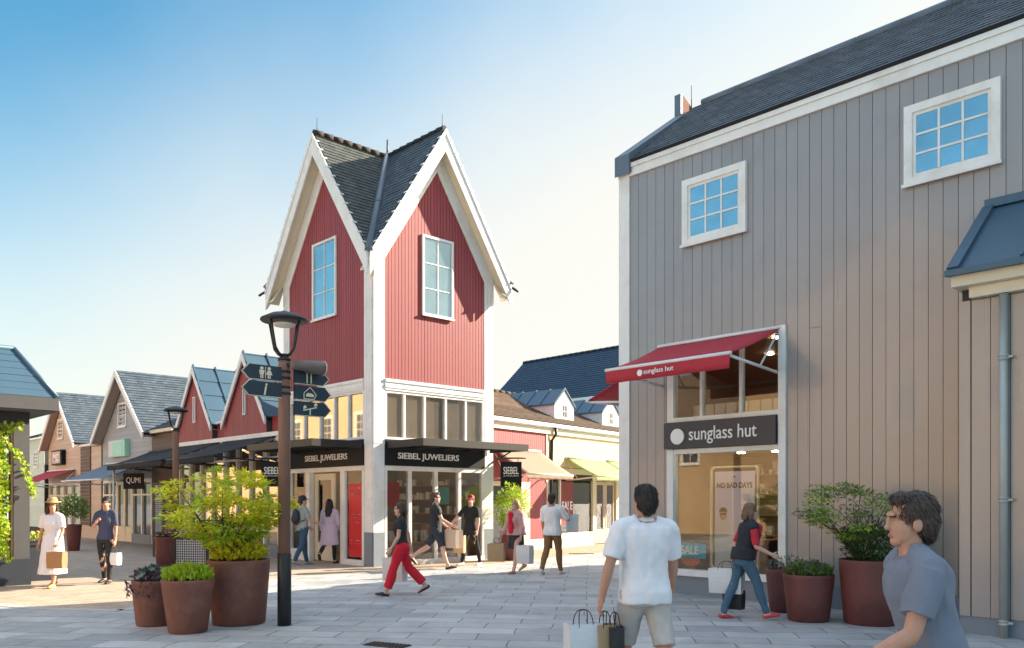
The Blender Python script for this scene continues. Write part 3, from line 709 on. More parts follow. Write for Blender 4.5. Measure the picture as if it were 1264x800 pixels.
for uc in (1.05,4.35):
    hw,zb,ze,zp = .62,4.35,4.97,5.5
    bm = B(); fpoly(bm,FY,[(uc-hw,zb-.2),(uc+hw,zb-.2),(uc+hw,ze),(uc,zp-.03),(uc-hw,ze)],-3.2,-.45)
    d = obj('dormer',bm,'white_paint',yel)
    bm = B(); 
    for sg in (-1,1):
        n = Vector((0,0,1)); e=hw+.07; s_=(zp-ze)/hw
        fpoly(bm,FY,[(uc,zp),(uc+sg*e,zp-s_*e),(uc+sg*e,zp-s_*e+.04),(uc,zp+.04)],-3.4,-.40)
        for k in range(5):
            o=-.42-k*.6; fpoly(bm,FY,[(uc,zp+.04),(uc+sg*e,zp-s_*e+.04),(uc+sg*e,zp-s_*e+.075),(uc,zp+.075)],o-.03,o)
    obj('dormer_roof',bm,'zinc',d)
    bm = B(); rring(bm,FY,uc-.17,uc+.17,zb+.14,zb+.62,.04,-.45,-.43); fbox(bm,FY,uc-.012,uc+.012,-.45,-.432,zb+.18,zb+.58); fbox(bm,FY,uc-.13,uc-.013,-.45,-.433,zb+.37,zb+.39); fbox(bm,FY,uc+.013,uc+.13,-.45,-.433,zb+.37,zb+.39)
    obj('window',bm,'white_paint',d)
    bm = B(); fbox(bm,FY,uc-.13,uc+.13,-.449,-.445,zb+.18,zb+.58); obj('pane',bm,'dark_glass',d)
bm = B(); P=FY.P; tube(bm,[P(-.45,.17,4.03),P(-.45,.17,3.8),P(-.55,.08,3.6),P(-.6,.08,2.4),P(-.6,.08,0)],.05,10); obj('downpipe',bm,'black_metal',yel)
awning(FY,-3.75,-1.2,3.2,2.40,1.3,yel,'awning_brown',val=.12,frame='cream_paint')
awning(FY,.38,3.0,3.05,2.42,1.25,yel,'awning_green',val=.12,frame='cream_paint'); awning(FY,3.03,5.7,3.05,2.42,1.25,yel,'awning_green',val=.12,frame='cream_paint')
bm = B()
fbox(bm,FY,-4.7,-2.25,-.1,.03,2.05,2.19); fbox(bm,FY,-2.24,-1.77,-.1,.04,0,2.19); fbox(bm,FY,-.80,.1,-.1,.02,.5,2.7) if False else None
fbox(bm,FY,-1.76,-.8,-.1,.03,.0,.34); fbox(bm,FY,-.79,2.28,-.15,.05,0,.48); fbox(bm,FY,-.79,-.55,-.1,.03,.48,2.7); fbox(bm,FY,2.2,2.4,-.1,.04,.48,2.7); fbox(bm,FY,-.55,2.2,-.1,.03,2.5,2.7)
fbox(bm,FY,3.92,4.1,-.1,.04,.0,2.7); fbox(bm,FY,2.4,3.92,-.1,.03,2.3,2.7); fbox(bm,FY,4.1,6.6,-.1,.03,2.5,2.7); fbox(bm,FY,4.1,6.6,-.1,.05,0,.48); fbox(bm,FY,-.55,-.47,-.06,.02,.48,2.5); fbox(bm,FY,.02,.1,-.06,.02,.48,2.5)
sf = obj('shopfront',bm,'cream_paint',yel)
bm = B(); fbox(bm,FY,-.5,2.25,-.05,-.04,.47,2.52); obj('pane',bm,'shop_glass',sf)
bm = B(); fbox(bm,FY,4.08,6.55,-.05,-.04,.47,2.52); obj('pane',bm,'shop_glass',sf)
bm = B(); fbox(bm,FY,-4.7,-2.22,-.05,-.04,.1,2.07); obj('pane',bm,'shop_glass',sf)
bm = B(); fbox(bm,FY,U0+.3,U1-.3,-2.4,-2.3,0,3.8); fbox(bm,FY,U0+.3,U1-.3,-2.3,-.35,3.0,3.05); obj('shop_wall',bm,'interior_wall',yel)
bm = B()
for k in range(30):
    u = rnd.uniform(-.4,6); o=-rnd.uniform(.4,1.8); h=rnd.uniform(.5,1.5); w=rnd.uniform(.08,.2); fbox(bm,FY,u,u+w,o-.2,o,.3,.5+h)
obj('shop_stock',bm,'display_light',yel)
bm = B(); fbox(bm,FY,.16,.95,-.036,-.028,.75,2.25); obj('poster',bm,'red_dark',sf)
obj('lettering',text_bm('SALE',FY,.56,1.42,.66,-.027,.004,height=.3,bold=.02),'letter_white',sf)
bm = B(); rring(bm,FY,2.45,3.15,.03,2.28,.12,-.08,-.02); rring(bm,FY,3.17,3.88,.03,2.28,.12,-.08,-.02); fbox(bm,FY,2.57,3.03,-.08,-.02,.15,.55); fbox(bm,FY,3.29,3.76,-.08,-.02,.15,.55)
dr = obj('door',bm,'beige_boards',yel)
bm = B(); fbox(bm,FY,2.55,3.05,-.06,-.05,.53,2.18); obj('pane',bm,'shop_glass',dr)
bm = B(); fbox(bm,FY,3.27,3.78,-.06,-.05,.53,2.18); obj('pane',bm,'shop_glass',dr)
bm = B(); tube(bm,[FY.P(3.09,.04,.6),FY.P(3.09,.04,1.35)],.02,8); obj('handle',bm,'white_paint',dr)

# blue roofed hall behind
HS_ = 1.45
def hp(x,y,z): return (x*HS_,y*HS_,CH+(z-CH)*HS_ if z > .1 else 0)
hall = thing('blue_roofed_hall','big hall with dark blue tiled roof rising behind the long shop row','building',hp(-24,32,0))
bm = B(); slope(bm,hp(-32.2,28.7,6.3),hp(-12,28.7,6.3),hp(-12,31.6,8.97),hp(-32.2,31.6,8.97),.27,.03,.1); slope(bm,hp(-12,34.5,6.3),hp(-32.2,34.5,6.3),hp(-32.2,31.6,8.97),hp(-12,31.6,8.97),.4,.02,.1); obj('roof',bm,'roof_blue',hall)
bm = B()
for k in range(50): tube(bm,[hp(-32.2+k*.4,31.6,8.98),hp(-31.83+k*.4,31.6,9.0)],[.13,.12],6)
obj('ridge_cap',bm,'roof_blue',hall)
bm = B(); prism(bm,[hp(-32,28.9,0),hp(-32,34.3,0),hp(-32,34.3,6.2),hp(-32,31.6,8.75),hp(-32,28.9,6.2)],(19.8*HS_,0,0)); obj('wall',bm,'green_boards',hall)
bm = B(); p0,p1 = hp(-32.2,28.62,6.05),hp(-12,28.72,6.28); box(bm,p0[0],p1[0],p0[1],p1[1],p0[2],p1[2]); obj('eave_board',bm,'white_paint',hall)

# ================================================================== gabled row on the left
Y0 = 11.5; FS = Face((0,Y0,0),(1,0,0))
def gable(root,xc,hw,ze,za,depth,wall,roof,kind='lap',oh=.4,z0=2.5,trim='white_paint',bw=.16,roofcourse=.16,inset=.3,frieze=True):
    s = (za-ze)/hw
    bm = B(); fpoly(bm,FS,[(xc-hw+inset,z0),(xc+hw-inset,z0),(xc+hw-inset,ze+s*inset-.25),(xc,za-.25),(xc-hw+inset,ze+s*inset-.25)],-depth,-.003); obj('wall',bm,'interior_dark',root)
    bm = B()
    if kind == 'lap':
        lap(bm,FS,xc-hw+inset,xc+hw-inset,z0,lambda z:(xc-(za-.2-z)/s,xc+(za-.2-z)/s),za-.2)
    else: boards(bm,FS,xc-hw+inset,xc+hw-inset,z0,lambda u:za-.2-s*abs(u-xc),w=bw,gap=.012)
    obj('boarding',bm,wall,root)
    bm = B()
    slope(bm,FS.P(xc+hw,oh,ze),FS.P(xc+hw,-depth,ze),FS.P(xc,-depth,za),FS.P(xc,oh,za),roofcourse,.02,.06)
    slope(bm,FS.P(xc-hw,-depth,ze),FS.P(xc-hw,oh,ze),FS.P(xc,oh,za),FS.P(xc,-depth,za),roofcourse,.02,.06)
    obj('roof',bm,roof,root)
    for sg in (-1,1):
        bm = B(); fpoly(bm,FS,[(xc,za-.10),(xc+sg*(hw-.03),ze-.10),(xc+sg*(hw-.03),ze-.14),(xc,za-.14)],.035,oh-.042); obj('soffit',bm,'soffit_wood',root)
        bm = B(); fpoly(bm,FS,[(xc,za+.02),(xc+sg*hw,ze+.02),(xc+sg*hw,ze-.22),(xc,za-.24)],oh-.04,oh+.01); obj('barge_board',bm,trim,root)
def post_front(root,u0,u1,z1,n,fm='white_paint',gm='dark_glass',sill=.35,sm='plinth_blue'):
    bm = B(); w=(u1-u0)/n
    for k in range(n+1): u=u0+k*w; fbox(bm,FS,u-.05,u+.05,-.08,.03,0,z1)
    for k in range(n):
        fbox(bm,FS,u0+k*w+.05,u0+(k+1)*w-.05,-.08,.02,z1-.12,z1); fbox(bm,FS,u0+k*w+.05,u0+(k+1)*w-.05,-.08,.02,z1-.62,z1-.56)
    o = obj('shopfront',bm,fm,root)
    bm = B(); fbox(bm,FS,u0,u1,-.06,-.05,sill-.01,z1-.05); obj('pane',bm,gm,o)
    bm = B(); fbox(bm,FS,u0,u1,-.12,.05,0,sill); obj('plinth',bm,sm,o)
    return o
# red twin gables
red = thing('twin_gable_shop','red shop with two small pointed gables, zinc roofs and black awnings','building',(-25,13,0))
bm = B(); fbox(bm,FS,-28.55,-21.35,-8,-.3,0,3.6); obj('wall_core',bm,'interior_dark',red)
for xc in (-27.15,-23.56):
    gable(red,xc,1.42,4.0,6.0,7.5,'red_boards','zinc','boards',oh=.12,z0=3.55,bw=.13,roofcourse=.55,inset=.08)
    bm = B(); 
    for sg in (-1,1):
        for k in range(8):
            o=.1-k*.75; e=1.42; fpoly(bm,FS,[(xc,6.03),(xc+sg*e,4.03),(xc+sg*e,4.08),(xc,6.08)],o-.05,o)
    obj('standing_seam',bm,'zinc',red)
    window(FS,xc-.09,xc+.09,4.15,5.0,red,w=.04,nx=1,ny=1,inner=0,gm='dark_glass',sill=False)
bm = B(); fbox(bm,FS,-25.7,-24.98,-.5,-.1,3.55,4.02); fbox(bm,FS,-22.1,-21.3,-.5,-.1,3.55,4.02); fbox(bm,FS,-28.6,-28.5,-.5,-.1,3.55,4.02); obj('recess_wall',bm,'red_dark',red)
bm = B(); fbox(bm,FS,-28.6,-21.3,-.2,.08,3.42,3.545); fbox(bm,FS,-25.7,-24.98,-.1,.0,4.02,4.08); obj('trim_board',bm,'white_paint',red)
post_front(red,-28.4,-21.5,3.41,8,gm='warm_glass')
awning(FS,-28.35,-25.3,3.4,2.82,1.8,red,'awning_black',val=.16,frame='dark_metal')
awning(FS,-24.95,-21.7,3.4,2.82,1.8,red,'awning_black',val=.16,frame='dark_metal')
# brown infill with blade sign
dk = thing('brown_infill_shop','narrow dark brown shopfront between the grey-blue house and the red gables','building',(-29.6,13,0))
bm = B(); fbox(bm,FS,-30.85,-28.62,-6,-.003,0,3.98); obj('wall',bm,'interior_dark',dk)
bm = B(); lap(bm,FS,-30.85,-28.62,.4,lambda z:(-30.85,-28.62),3.95); obj('boarding',bm,'brown_boards',dk)
bm = B(); fbox(bm,FS,-30.85,-28.62,-6,.2,3.985,4.1); obj('eave_board',bm,'cream_paint',dk)
bm = B(); slope(bm,FS.P(-31.2,.2,4.11),FS.P(-28.6,.2,4.11),FS.P(-28.6,-4,6.0),FS.P(-31.2,-4,6.0),.16,.02,.05); obj('roof',bm,'roof_slate',dk)
bm = B(); rring(bm,FS,-30.0,-29.0,.02,2.15,.09,-.0,.05); d = obj('door',bm,'dark_metal',dk)
bm = B(); fbox(bm,FS,-29.93,-29.07,.0,.02,.1,2.08); obj('pane',bm,'dark_glass',d)
awning(FS,-31.0,-28.7,3.35,2.82,1.5,dk,'awning_black',val=.14,frame='dark_metal')
g = Face(FS.P(-30.72,1.05,0),(.70,.71,0))
bm = B(); fbox(bm,g,0,.72,-.02,.02,2.0,2.55); s = obj('blade_sign',bm,'sign_black',dk)
obj('lettering',text_bm('QUMI',g,.36,2.29,.5,.021,.006,height=.24),'letter_white',s)
bm = B(); tube(bm,[g.P(.36,0,2.55),g.P(.36,0,2.9)],.03,8); obj('bracket',bm,'pipe_metal',s)
# grey-blue house
bl = thing('weatherboard_house','grey-blue weatherboarded gable house with mint sign box and blue awning','building',(-33.5,14,0))
gable(bl,-33.45,2.85,4.0,6.55,8,'blue_boards','roof_slate','lap',oh=.45,z0=2.4,inset=.22)
bm = B(); fbox(bm,FS,-36.08,-30.87,-8,-.31,0,3.9); obj('wall_core',bm,'interior_dark',bl)
window(FS,-34.3,-33.4,4.42,5.38,bl,w=.07,nx=2,ny=2,inner=.02,gm='dark_glass')
bm = B(); fbox(bm,FS,-34.84,-33.06,.03,.22,3.28,3.92); s = obj('sign_box',bm,'mint',bl)
bm = B(); fbox(bm,FS,-34.80,-33.3,.221,.228,3.32,3.88); obj('sign_face',bm,'paper_white',s)
bm = B(); fbox(bm,FS,-34.35,-33.35,.229,.234,3.35,3.85); obj('sign_panel',bm,'mint',s)
post_front(bl,-36.0,-34.5,2.4,2); post_front(bl,-32.8,-30.9,2.4,2)
bm = B(); rring(bm,FS,-34.42,-33.66,.02,2.3,.1,-.05,.03); rring(bm,FS,-33.64,-32.88,.02,2.3,.1,-.05,.03); fbox(bm,FS,-34.32,-33.76,-.05,.02,.12,.6); fbox(bm,FS,-33.54,-32.98,-.05,.02,.12,.6); d = obj('door',bm,'cream_paint',bl)
bm = B(); fbox(bm,FS,-34.34,-33.74,-.03,-.02,.58,2.22); obj('pane',bm,'dark_glass',d)
bm = B(); fbox(bm,FS,-33.56,-32.96,-.03,-.02,.58,2.22); obj('pane',bm,'dark_glass',d)
awning(FS,-35.6,-31.0,3.05,2.35,1.7,bl,'awning_blue',val=.0,frame='white_paint')
bm = B(); tube(bm,[FS.P(-30.95,1.3,0),FS.P(-30.95,1.3,2.75)],.04,8); obj('awning_post',bm,'white_paint',bl)
# beige house
be = thing('beige_gable_house','small beige boarded gable house with slate roof and short red awning','building',(-41.3,14,0))
gable(be,-41.3,2.6,4.05,6.45,8,'beige_boards','roof_slate','lap',oh=.4,z0=2.4,inset=.22)
bm = B(); fbox(bm,FS,-43.7,-36.2,-8,-.31,0,3.8); obj('wall_core',bm,'interior_dark',be)
bm = B(); lap(bm,FS,-38.98,-36.3,.4,lambda z:(-38.98,-36.3),3.85); fbox(bm,FS,-38.98,-36.3,-.3,-.002,0,3.85); obj('boarding',bm,'beige_boards',be)
bm = B(); fbox(bm,FS,-39.0,-36.3,-3,.15,3.87,3.97); obj('eave_board',bm,'white_paint',be)
bm = B()
for k in range(22): fbox(bm,FS,-38.85,-37.65,.035,.06,.55+k*.15,.68+k*.15)
fbox(bm,FS,-37.64,-37.55,.0,.07,.5,3.85); obj('shutter',bm,'brown_boards',be)
window(FS,-42.2,-41.4,4.38,5.3,be,w=.07,nx=2,ny=2,inner=.02,gm='dark_glass')
bm = B(); fbox(bm,FS,-42.5,-41.0,.03,.22,3.2,3.87); s = obj('sign_box',bm,'sign_black',be)
bm = B(); fbox(bm,FS,-42.42,-41.2,.221,.226,3.27,3.8); obj('sign_face',bm,'beige_boards',s)
obj('lettering',text_bm('MC',FS,-41.8,3.53,.8,.227,.005,height=.34,bold=.02),'letter_white',s)
post_front(be,-43.6,-39.1,2.4,4,gm='warm_glass')
awning(FS,-43.8,-39.6,2.95,2.35,1.7,be,'awning_red',val=.0,frame='white_paint')
# green house
gr = thing('pale_green_house','pale green boarded house end seen past the dark corner post','building',(-47,15,0))
bm = B(); fbox(bm,FS,-51,-44.4,-9,-.02,0,4.6); obj('wall',bm,'interior_dark',gr)
bm = B(); lap(bm,FS,-51,-44.4,.3,lambda z:(-51,-44.4),4.6); obj('boarding',bm,'green_boards',gr)
bm = B(); slope(bm,FS.P(-51.2,.3,4.65),FS.P(-44.3,.3,4.65),FS.P(-44.3,-4,6.0),FS.P(-51.2,-4,6.0),.16,.02,.05); obj('roof',bm,'roof_slate',gr)
window(FS,-46.2,-45.4,3.2,4.0,gr,w=.07,nx=2,ny=2,inner=.02,gm='dark_glass')

# houses outside the view that shade and mirror
oc = thing('side_street_house','grey gabled shop standing behind the large boarded building','building',(-6,23,0))
bm = B(); prism(bm,[(-10.0,20,0),(-2,20,0),(-2,20,5.7),(-6,20,7.7),(-10.0,20,5.7)],(0,7,0)); obj('wall',bm,'blue_boards',oc)
bm = B(); slope(bm,(-1.9,19.9,5.65),(-1.9,27.1,5.65),(-6,27.1,7.75),(-6,19.9,7.75),.3); slope(bm,(-10.1,27.1,5.65),(-10.1,19.9,5.65),(-6,19.9,7.75),(-6,27.1,7.75),.3); obj('roof',bm,'roof_slate',oc)
FO = Face((0,-10,0),(-1,0,0))
ac = thing('cream_terrace','cream terrace with red tiled roof across the square, mirrored in shop windows','building',(-8,-13,0))
bm = B(); fbox(bm,FO,21,42,-6,-.004,0,5.6); obj('wall',bm,'ochre_wall',ac)
bm = B(); slope(bm,FO.P(20.8,.3,5.6),FO.P(42.3,.3,5.6),FO.P(42.3,-3,8.2),FO.P(20.8,-3,8.2),.3); slope(bm,FO.P(42.3,-6.3,5.6),FO.P(20.8,-6.3,5.6),FO.P(20.8,-3,8.2),FO.P(42.3,-3,8.2),.3)
obj('roof',bm,'roof_brown',ac)
for k in range(7,12): window(FO,-5.2+k*4,-4.1+k*4,3.3,4.8,ac,w=.1,nx=2,ny=3,inner=.03,gm='dark_glass')
bm = B()
for k in range(7,12): fbox(bm,FO,-6.9+k*4,-5.9+k*4,-.003,.04,.02,2.3)
obj('door',bm,'wood_shelf',ac)
FO2 = Face((0,-5,0),(-1,0,0))
bh = thing('beige_terrace','beige two storey terrace far left across the lane, mirrored in the tower glazing','building',(-50,-8,0))
bm = B(); fbox(bm,FO2,36,64,-6,-.004,0,9); obj('wall',bm,'peach_wall',bh)
bm = B(); slope(bm,FO2.P(35.7,.3,9),FO2.P(64.3,.3,9),FO2.P(64.3,-3,11),FO2.P(35.7,-3,11),.3); slope(bm,FO2.P(64.3,-6.3,9),FO2.P(35.7,-6.3,9),FO2.P(35.7,-3,11),FO2.P(64.3,-3,11),.3); obj('roof',bm,'roof_brown',bh)
for k in range(7): window(FO2,38+k*3.8,39.3+k*3.8,5.2,6.9,bh,w=.12,nx=2,ny=3,inner=.05,gm='dark_glass')
och = thing('ochre_gable_house','tall ochre gable house across the square, mirrored in the glossy boarded wall','building',(-13.5,-13,0))
bm = B(); fpoly(bm,FO,[(6,0),(20.6,0),(20.6,8.2),(13.3,13),(6,8.2)],-7,-.003); obj('wall',bm,'ochre_wall',och)
bm = B(); slope(bm,FO.P(20.9,-7,8.0),FO.P(20.9,.3,8.0),FO.P(13.3,.3,13.1),FO.P(13.3,-7,13.1),.3); slope(bm,FO.P(5.7,.3,8.0),FO.P(5.7,-7,8.0),FO.P(13.3,-7,13.1),FO.P(13.3,.3,13.1),.3); obj('roof',bm,'roof_brown',och)
for u in (8.5,12.6,16.8): window(FO,u,u+1.3,4.6,6.4,och,w=.1,nx=2,ny=3,inner=.03,gm='dark_glass')
mat('flood_grey',(.16,.13,.115),.5,metal=.3,var=.2)
# ================================================================== kiosk at the left edge
KX,KY = -17.88,4.37
FK = Face((KX,0,0),(0,1,0))
ki = thing('zinc_roof_kiosk','dark timber kiosk with hipped zinc roof and grey corner post','building',(KX,KY,0))
bm = B(); fbox(bm,FK,KY-.27,KY,-.27,0,.5,3.05); obj('corner_post',bm,'kiosk_grey',ki)
bm = B(); fbox(bm,FK,KY-.31,KY-.275,-.2,-.02,.5,3.0); obj('post_trim',bm,'wood_shelf',ki)
bm = B(); fbox(bm,FK,0,KY+.02,-2.5,.02,0,.5); obj('base_box',bm,'sign_navy',ki)
bm = B(); fbox(bm,FK,0,KY,-.25,-.01,3.05,3.28); fbox(bm,FK,KY-.25,KY-.01,-4,-.26,3.05,3.28); obj('beam',bm,'dark_metal',ki)
bm = B(); fbox(bm,FK,-.5,KY+.38,-4,.36,3.285,3.31); fbox(bm,FK,-.5,KY+.40,.30,.40,3.311,3.55); fbox(bm,FK,KY+.30,KY+.40,-4,.299,3.311,3.55); obj('fascia',bm,'kiosk_grey',ki)
bm = B(); a=[(KX+.38,KY+.38,3.555),(KX+.38,-.5,3.555),(KX-.22,-.5,4.5),(KX-.22,KY-.22,4.5)]
slope(bm,a[1],a[0],a[3],a[2],.17,.008,.04)
slope(bm,(KX+.38,KY+.38,3.555),(KX-4,KY+.38,3.555),(KX-4,KY-.22,4.5),(KX-.22,KY-.22,4.5),.17,.008,.04)
box(bm,KX-4,KX-.22,-.5,KY-.22,4.44,4.5)
tube(bm,[a[0],a[3]],.05,8); tube(bm,[a[2],a[3]],.05,8)
obj('roof',bm,'zinc',ki)
bm = B(); fbox(bm,FK,0,KY-.28,-2.4,-2.3,.5,3.05); obj('rear_wall',bm,'interior_dark',ki)

# ================================================================== foliage
def leaf(bm, p, d, n, L, W, mi=0, fold=.25):
    d = d.normalized(); s = d.cross(n); 
    if s.length < 1e-4: s = Vector((1,0,0))
    s.normalize(); n = s.cross(d)
    a = bm.verts.new(p); b = bm.verts.new(p+d*L*.45+s*W/2+n*W*fold*.5); c = bm.verts.new(p+d*L-n*L*.12); e = bm.verts.new(p+d*L*.45-s*W/2+n*W*fold*.5); m = bm.verts.new(p+d*L*.5)
    for f in ((a,b,m),(b,c,m),(c,e,m),(e,a,m)): bm.faces.new(f).material_index = mi
def rv(r=1): 
    while True:
        v = Vector((rnd.uniform(-1,1),rnd.uniform(-1,1),rnd.uniform(-1,1)))
        if .05 < v.length < 1: return v*r
def shrub(label, base, rx, z0, z1, nclump, nleaf, L, leafm, flat=.45, stemr=.012, nstem=9, cr=.16, name='shrub', zs=None, group=None, lean=Vector((0,0,0)), shape=1.0, extra=None, gapn=2.4):
    base = Vector(base); t = thing(name,label,'shrub',base,0,group)
    zs = base.z if zs is None else zs
    bm = B(); st = B(); cs = []
    seed = rnd.uniform(0,50)
    while len(cs) < nclump:
        v = rv(); v = v.normalized()*(v.length**.55)
        k = noise.noise(v*gapn+Vector((seed,0,0)))
        if k < -.22: continue
        h = (v.z+1)/2
        prof = (.68+.32*min(1,h*2.2)) if shape else 1
        cs.append(Vector((base.x+v.x*rx*prof*(1+.25*k),base.y+v.y*rx*prof*(1+.25*k),z0+(z1-z0)*h*(1+.12*k)))+lean*h)
    for c in cs:
        out = (c-Vector((base.x,base.y,(z0+z1)/2-.3*(z1-z0)))).normalized()
        tilt = (Z+out*.5+rv(.3)).normalized()
        r = cr*rnd.uniform(.6,1.25); mi = rnd.choice((0,0,0,0,1) if c.z > z0+.4*(z1-z0) else (0,0,1,1)) if isinstance(leafm,tuple) else 0
        for _ in range(nleaf):
            q = rv(); q.z *= flat; p = c+q*r
            d = (q*1.0+out*.5+rv(.5)-Z*.15); leaf(bm,p,d,tilt+rv(.5),L*rnd.uniform(.5,1.4),L*rnd.uniform(.35,.6),mi)
    obj('foliage',bm,leafm if isinstance(leafm,(list,tuple)) else [leafm],t,recalc=False)
    for k in range(nstem):
        c = cs[k*len(cs)//nstem]; b = Vector((base.x,base.y,zs))+Vector((rnd.uniform(-.05,.05),rnd.uniform(-.05,.05),0))
        m = b.lerp(c,.5)+Vector((0,0,(c.z-b.z)*.12))+rv(.05)
        tube(st,[b,b.lerp(m,.5)+rv(.02),m,c],[stemr,stemr*.8,stemr*.6,stemr*.25],6)
        for _ in range(3):
            c2 = cs[rnd.randrange(len(cs))]
            if (c2-m).length < rx*.9: tube(st,[m,m.lerp(c2,.5)+rv(.04),c2],[stemr*.5,stemr*.35,stemr*.15],5)
    obj('stem',st,'bark',t)
    return t
def tuft(label, base, r, h, n, L, W, leafm, name='plant', group=None, up=1.2, droop=0, flower=None, nf=0, fs=.03, hang=0):
    base = Vector(base); t = thing(name,label,'plant',base,0,group); bm = B()
    for _ in range(n):
        a = rnd.uniform(0,2*math.pi); q = math.sqrt(rnd.random())*r*.85
        p0 = base+Vector((math.cos(a)*q,math.sin(a)*q,0)); hh = h*(1-.55*(q/r)**2)*rnd.uniform(.35,1)
        p = p0+Z*hh+Vector((math.cos(a),math.sin(a),0))*hh*.25*q/r
        if hang and q > r*.6 and rnd.random() < hang: p = base+Vector((math.cos(a),math.sin(a),0))*r*rnd.uniform(1.02,1.2)-Z*rnd.uniform(-.05,.16)
        d = Vector((math.cos(a)*q/r,math.sin(a)*q/r,up))+rv(.55)-Z*droop*rnd.random()
        leaf(bm,p-d.normalized()*L*.4,d,rv(),L*rnd.uniform(.7,1.25),W*rnd.uniform(.7,1.2))
    st = B()
    for _ in range(14):
        a = rnd.uniform(0,2*math.pi); q = rnd.random()*r*.6; p=base+Vector((math.cos(a)*q,math.sin(a)*q,-.02)); tube(st,[p,p+Vector((math.cos(a)*.1,math.sin(a)*.1,h*.7))],[.005,.003],5)
    obj('stem',st,'bark',t)
    if flower:
        for _ in range(nf):
            a = rnd.uniform(0,2*math.pi); q = math.sqrt(rnd.random())*r*1.0
            p = base+Vector((math.cos(a)*q,math.sin(a)*q,h*(1-.5*(q/r)**2)*rnd.uniform(.7,1.1)))
            ax = (Z+rv(.9)).normalized(); u,w = frame_of(ax)
            for k in range(5):
                b = 2*math.pi*k/5; d = u*math.cos(b)+w*math.sin(b)+ax*.25; leaf(bm,p,d,ax,fs,fs*.8,1,fold=.1)
    obj('foliage',bm,[leafm,flower] if flower else leafm,t,recalc=False)
    return t
def planter(label, px, depth, rt, rb, h, m, group='rust coloured round planters', seg=40, name='planter'):
    p = ground(px,depth=depth); t = thing(name,label,'planter',p,0,group)
    bm = B(); lathe(bm,[(rb-.02,.0),(rb,.015),(rb+(rt-rb)*.5,h*.5),(rt-.006,h-.05),(rt,h-.012),(rt-.006,h),(rt-.03,h),(rt-.034,h-.012),(rt-.045,h-.08)],p,seg)
    obj('pot',bm,m,t)
    bm = B(); lathe(bm,[(rt-.05,h-.1),(rt-.05,h-.07),(rt*.5,h-.05),(.02,h-.045)],p,24); obj('soil',bm,'soil',t)
    return p+Z*(h-.06)
# left cluster
A = planter('largest rust planter of the left cluster, holding a yellow-green shrub',295,11.0,.40,.335,.84,'corten')
Bq = planter('front small rust planter with a lime green clump and a notch in its foot',232,10.28,.315,.228,.65,'corten')
Cq = planter('left rear small rust planter with purple and grey trailing plants',191,10.85,.285,.225,.585,'corten')
bm = B(); pb = Bq-Z*.59; dirc = (-CF); 
shrub('spreading yellow-green shrub in the largest rust planter beside the fingerpost',A-CR*.2+Z*0,.76,1.0,2.02,112,66,.076,('leaf_gold','leaf_lime','leaf_mid'),flat=.24,cr=.18,nstem=22,stemr=.014,zs=.80,gapn=3.2)
tuft('pink and cream bedding flowers round the foot of the yellow-green shrub',A,.38,.32,620,.085,.045,'leaf_gold',name='bedding_flowers',flower='petal_pink',nf=40,fs=.035,up=.7)
tuft('low lime green clump in the front small rust planter',Bq,.32,.25,780,.085,.03,'leaf_lime',name='low_shrub',up=1.3)
tuft('purple and grey-green trailing plants in the left rear rust planter',Cq,.29,.24,620,.06,.026,'leaf_purple',name='trailing_plant',up=.8,hang=.7,flower='leaf_grey',nf=90,fs=.045)
# right cluster
Fq = planter('largest rust planter by the boarded wall, holding a tall shrub',1074,10.98,.39,.325,.84,'corten_red')
Dq = planter('front small rust planter of the pair under the shop window corner',998,11.25,.335,.265,.625,'corten_red')
Eq = planter('rear small rust planter half hidden beside the shop window corner',971,12.15,.30,.235,.62,'corten_red')
shrub('tall airy green shrub in the largest right planter against the boarded wall',Fq-CR*.12,.62,1.1,1.83,80,48,.05,('leaf_mid','leaf_lime','leaf_deep'),flat=.32,cr=.17,nstem=16,stemr=.012,zs=.80,gapn=3,lean=Vector((-.25,.0,0)))
shrub('dense dark green bush under the tall airy shrub in the largest right planter',Fq+Z*0,.38,.84,1.28,60,60,.045,'leaf_deep',flat=.6,cr=.13,nstem=8,zs=.78,shape=0)
tuft('grey-green and purple low plants in the front small right planter',Dq,.33,.24,560,.07,.03,'leaf_mid',up=.8,flower='leaf_purple',nf=60,fs=.035,name='bedding_plant')
tuft('thin pale flowers in the rear small right planter',Eq,.28,.26,200,.06,.02,'leaf_grey',up=.9,flower='petal_white',nf=30,fs=.02,name='bedding_plant')
# distant planters
G = planter('tall dark red planter with a palm beside the woman in white',91,26.6,.24,.17,.84,'corten_red',group=None)
tuft('bushy palm in the tall dark red planter at left',G,.36,1.05,420,.22,.05,'leaf_mid',up=.4,name='palm')
H = planter('brown planter at the rear corner of the red tower',631,22.4,.30,.24,.80,'corten_red',group=None)
shrub('sunlit yellow-green bush in the brown planter behind the tower corner',H,.42,.85,1.95,70,45,.075,'leaf_lime',flat=.7,cr=.16,nstem=6)
I = planter('dark red pot behind the left planters with red flowers',204,20.4,.25,.2,.72,'corten_red',group=None)
tuft('red and green flowers in the dark red pot behind the left planters',I,.26,.2,260,.07,.035,'leaf_deep',flower='petal_pink',nf=40,fs=.045,name='bedding_flowers')
p = ground(49,716); t = thing('box_planter','square dark blue planter box at the foot of the kiosk post','planter',p,R(0))
bm = B(); box(bm,p.x-.26,p.x+.26,p.y-.26,p.y+.26,0,.72); box(bm,p.x-.285,p.x+.285,p.y-.285,p.y+.285,.72,.76); obj('tub',bm,'sign_navy',t)
bm = B(); box(bm,p.x-.25,p.x+.25,p.y-.25,p.y+.25,.761,.775); obj('soil',bm,'soil',t)
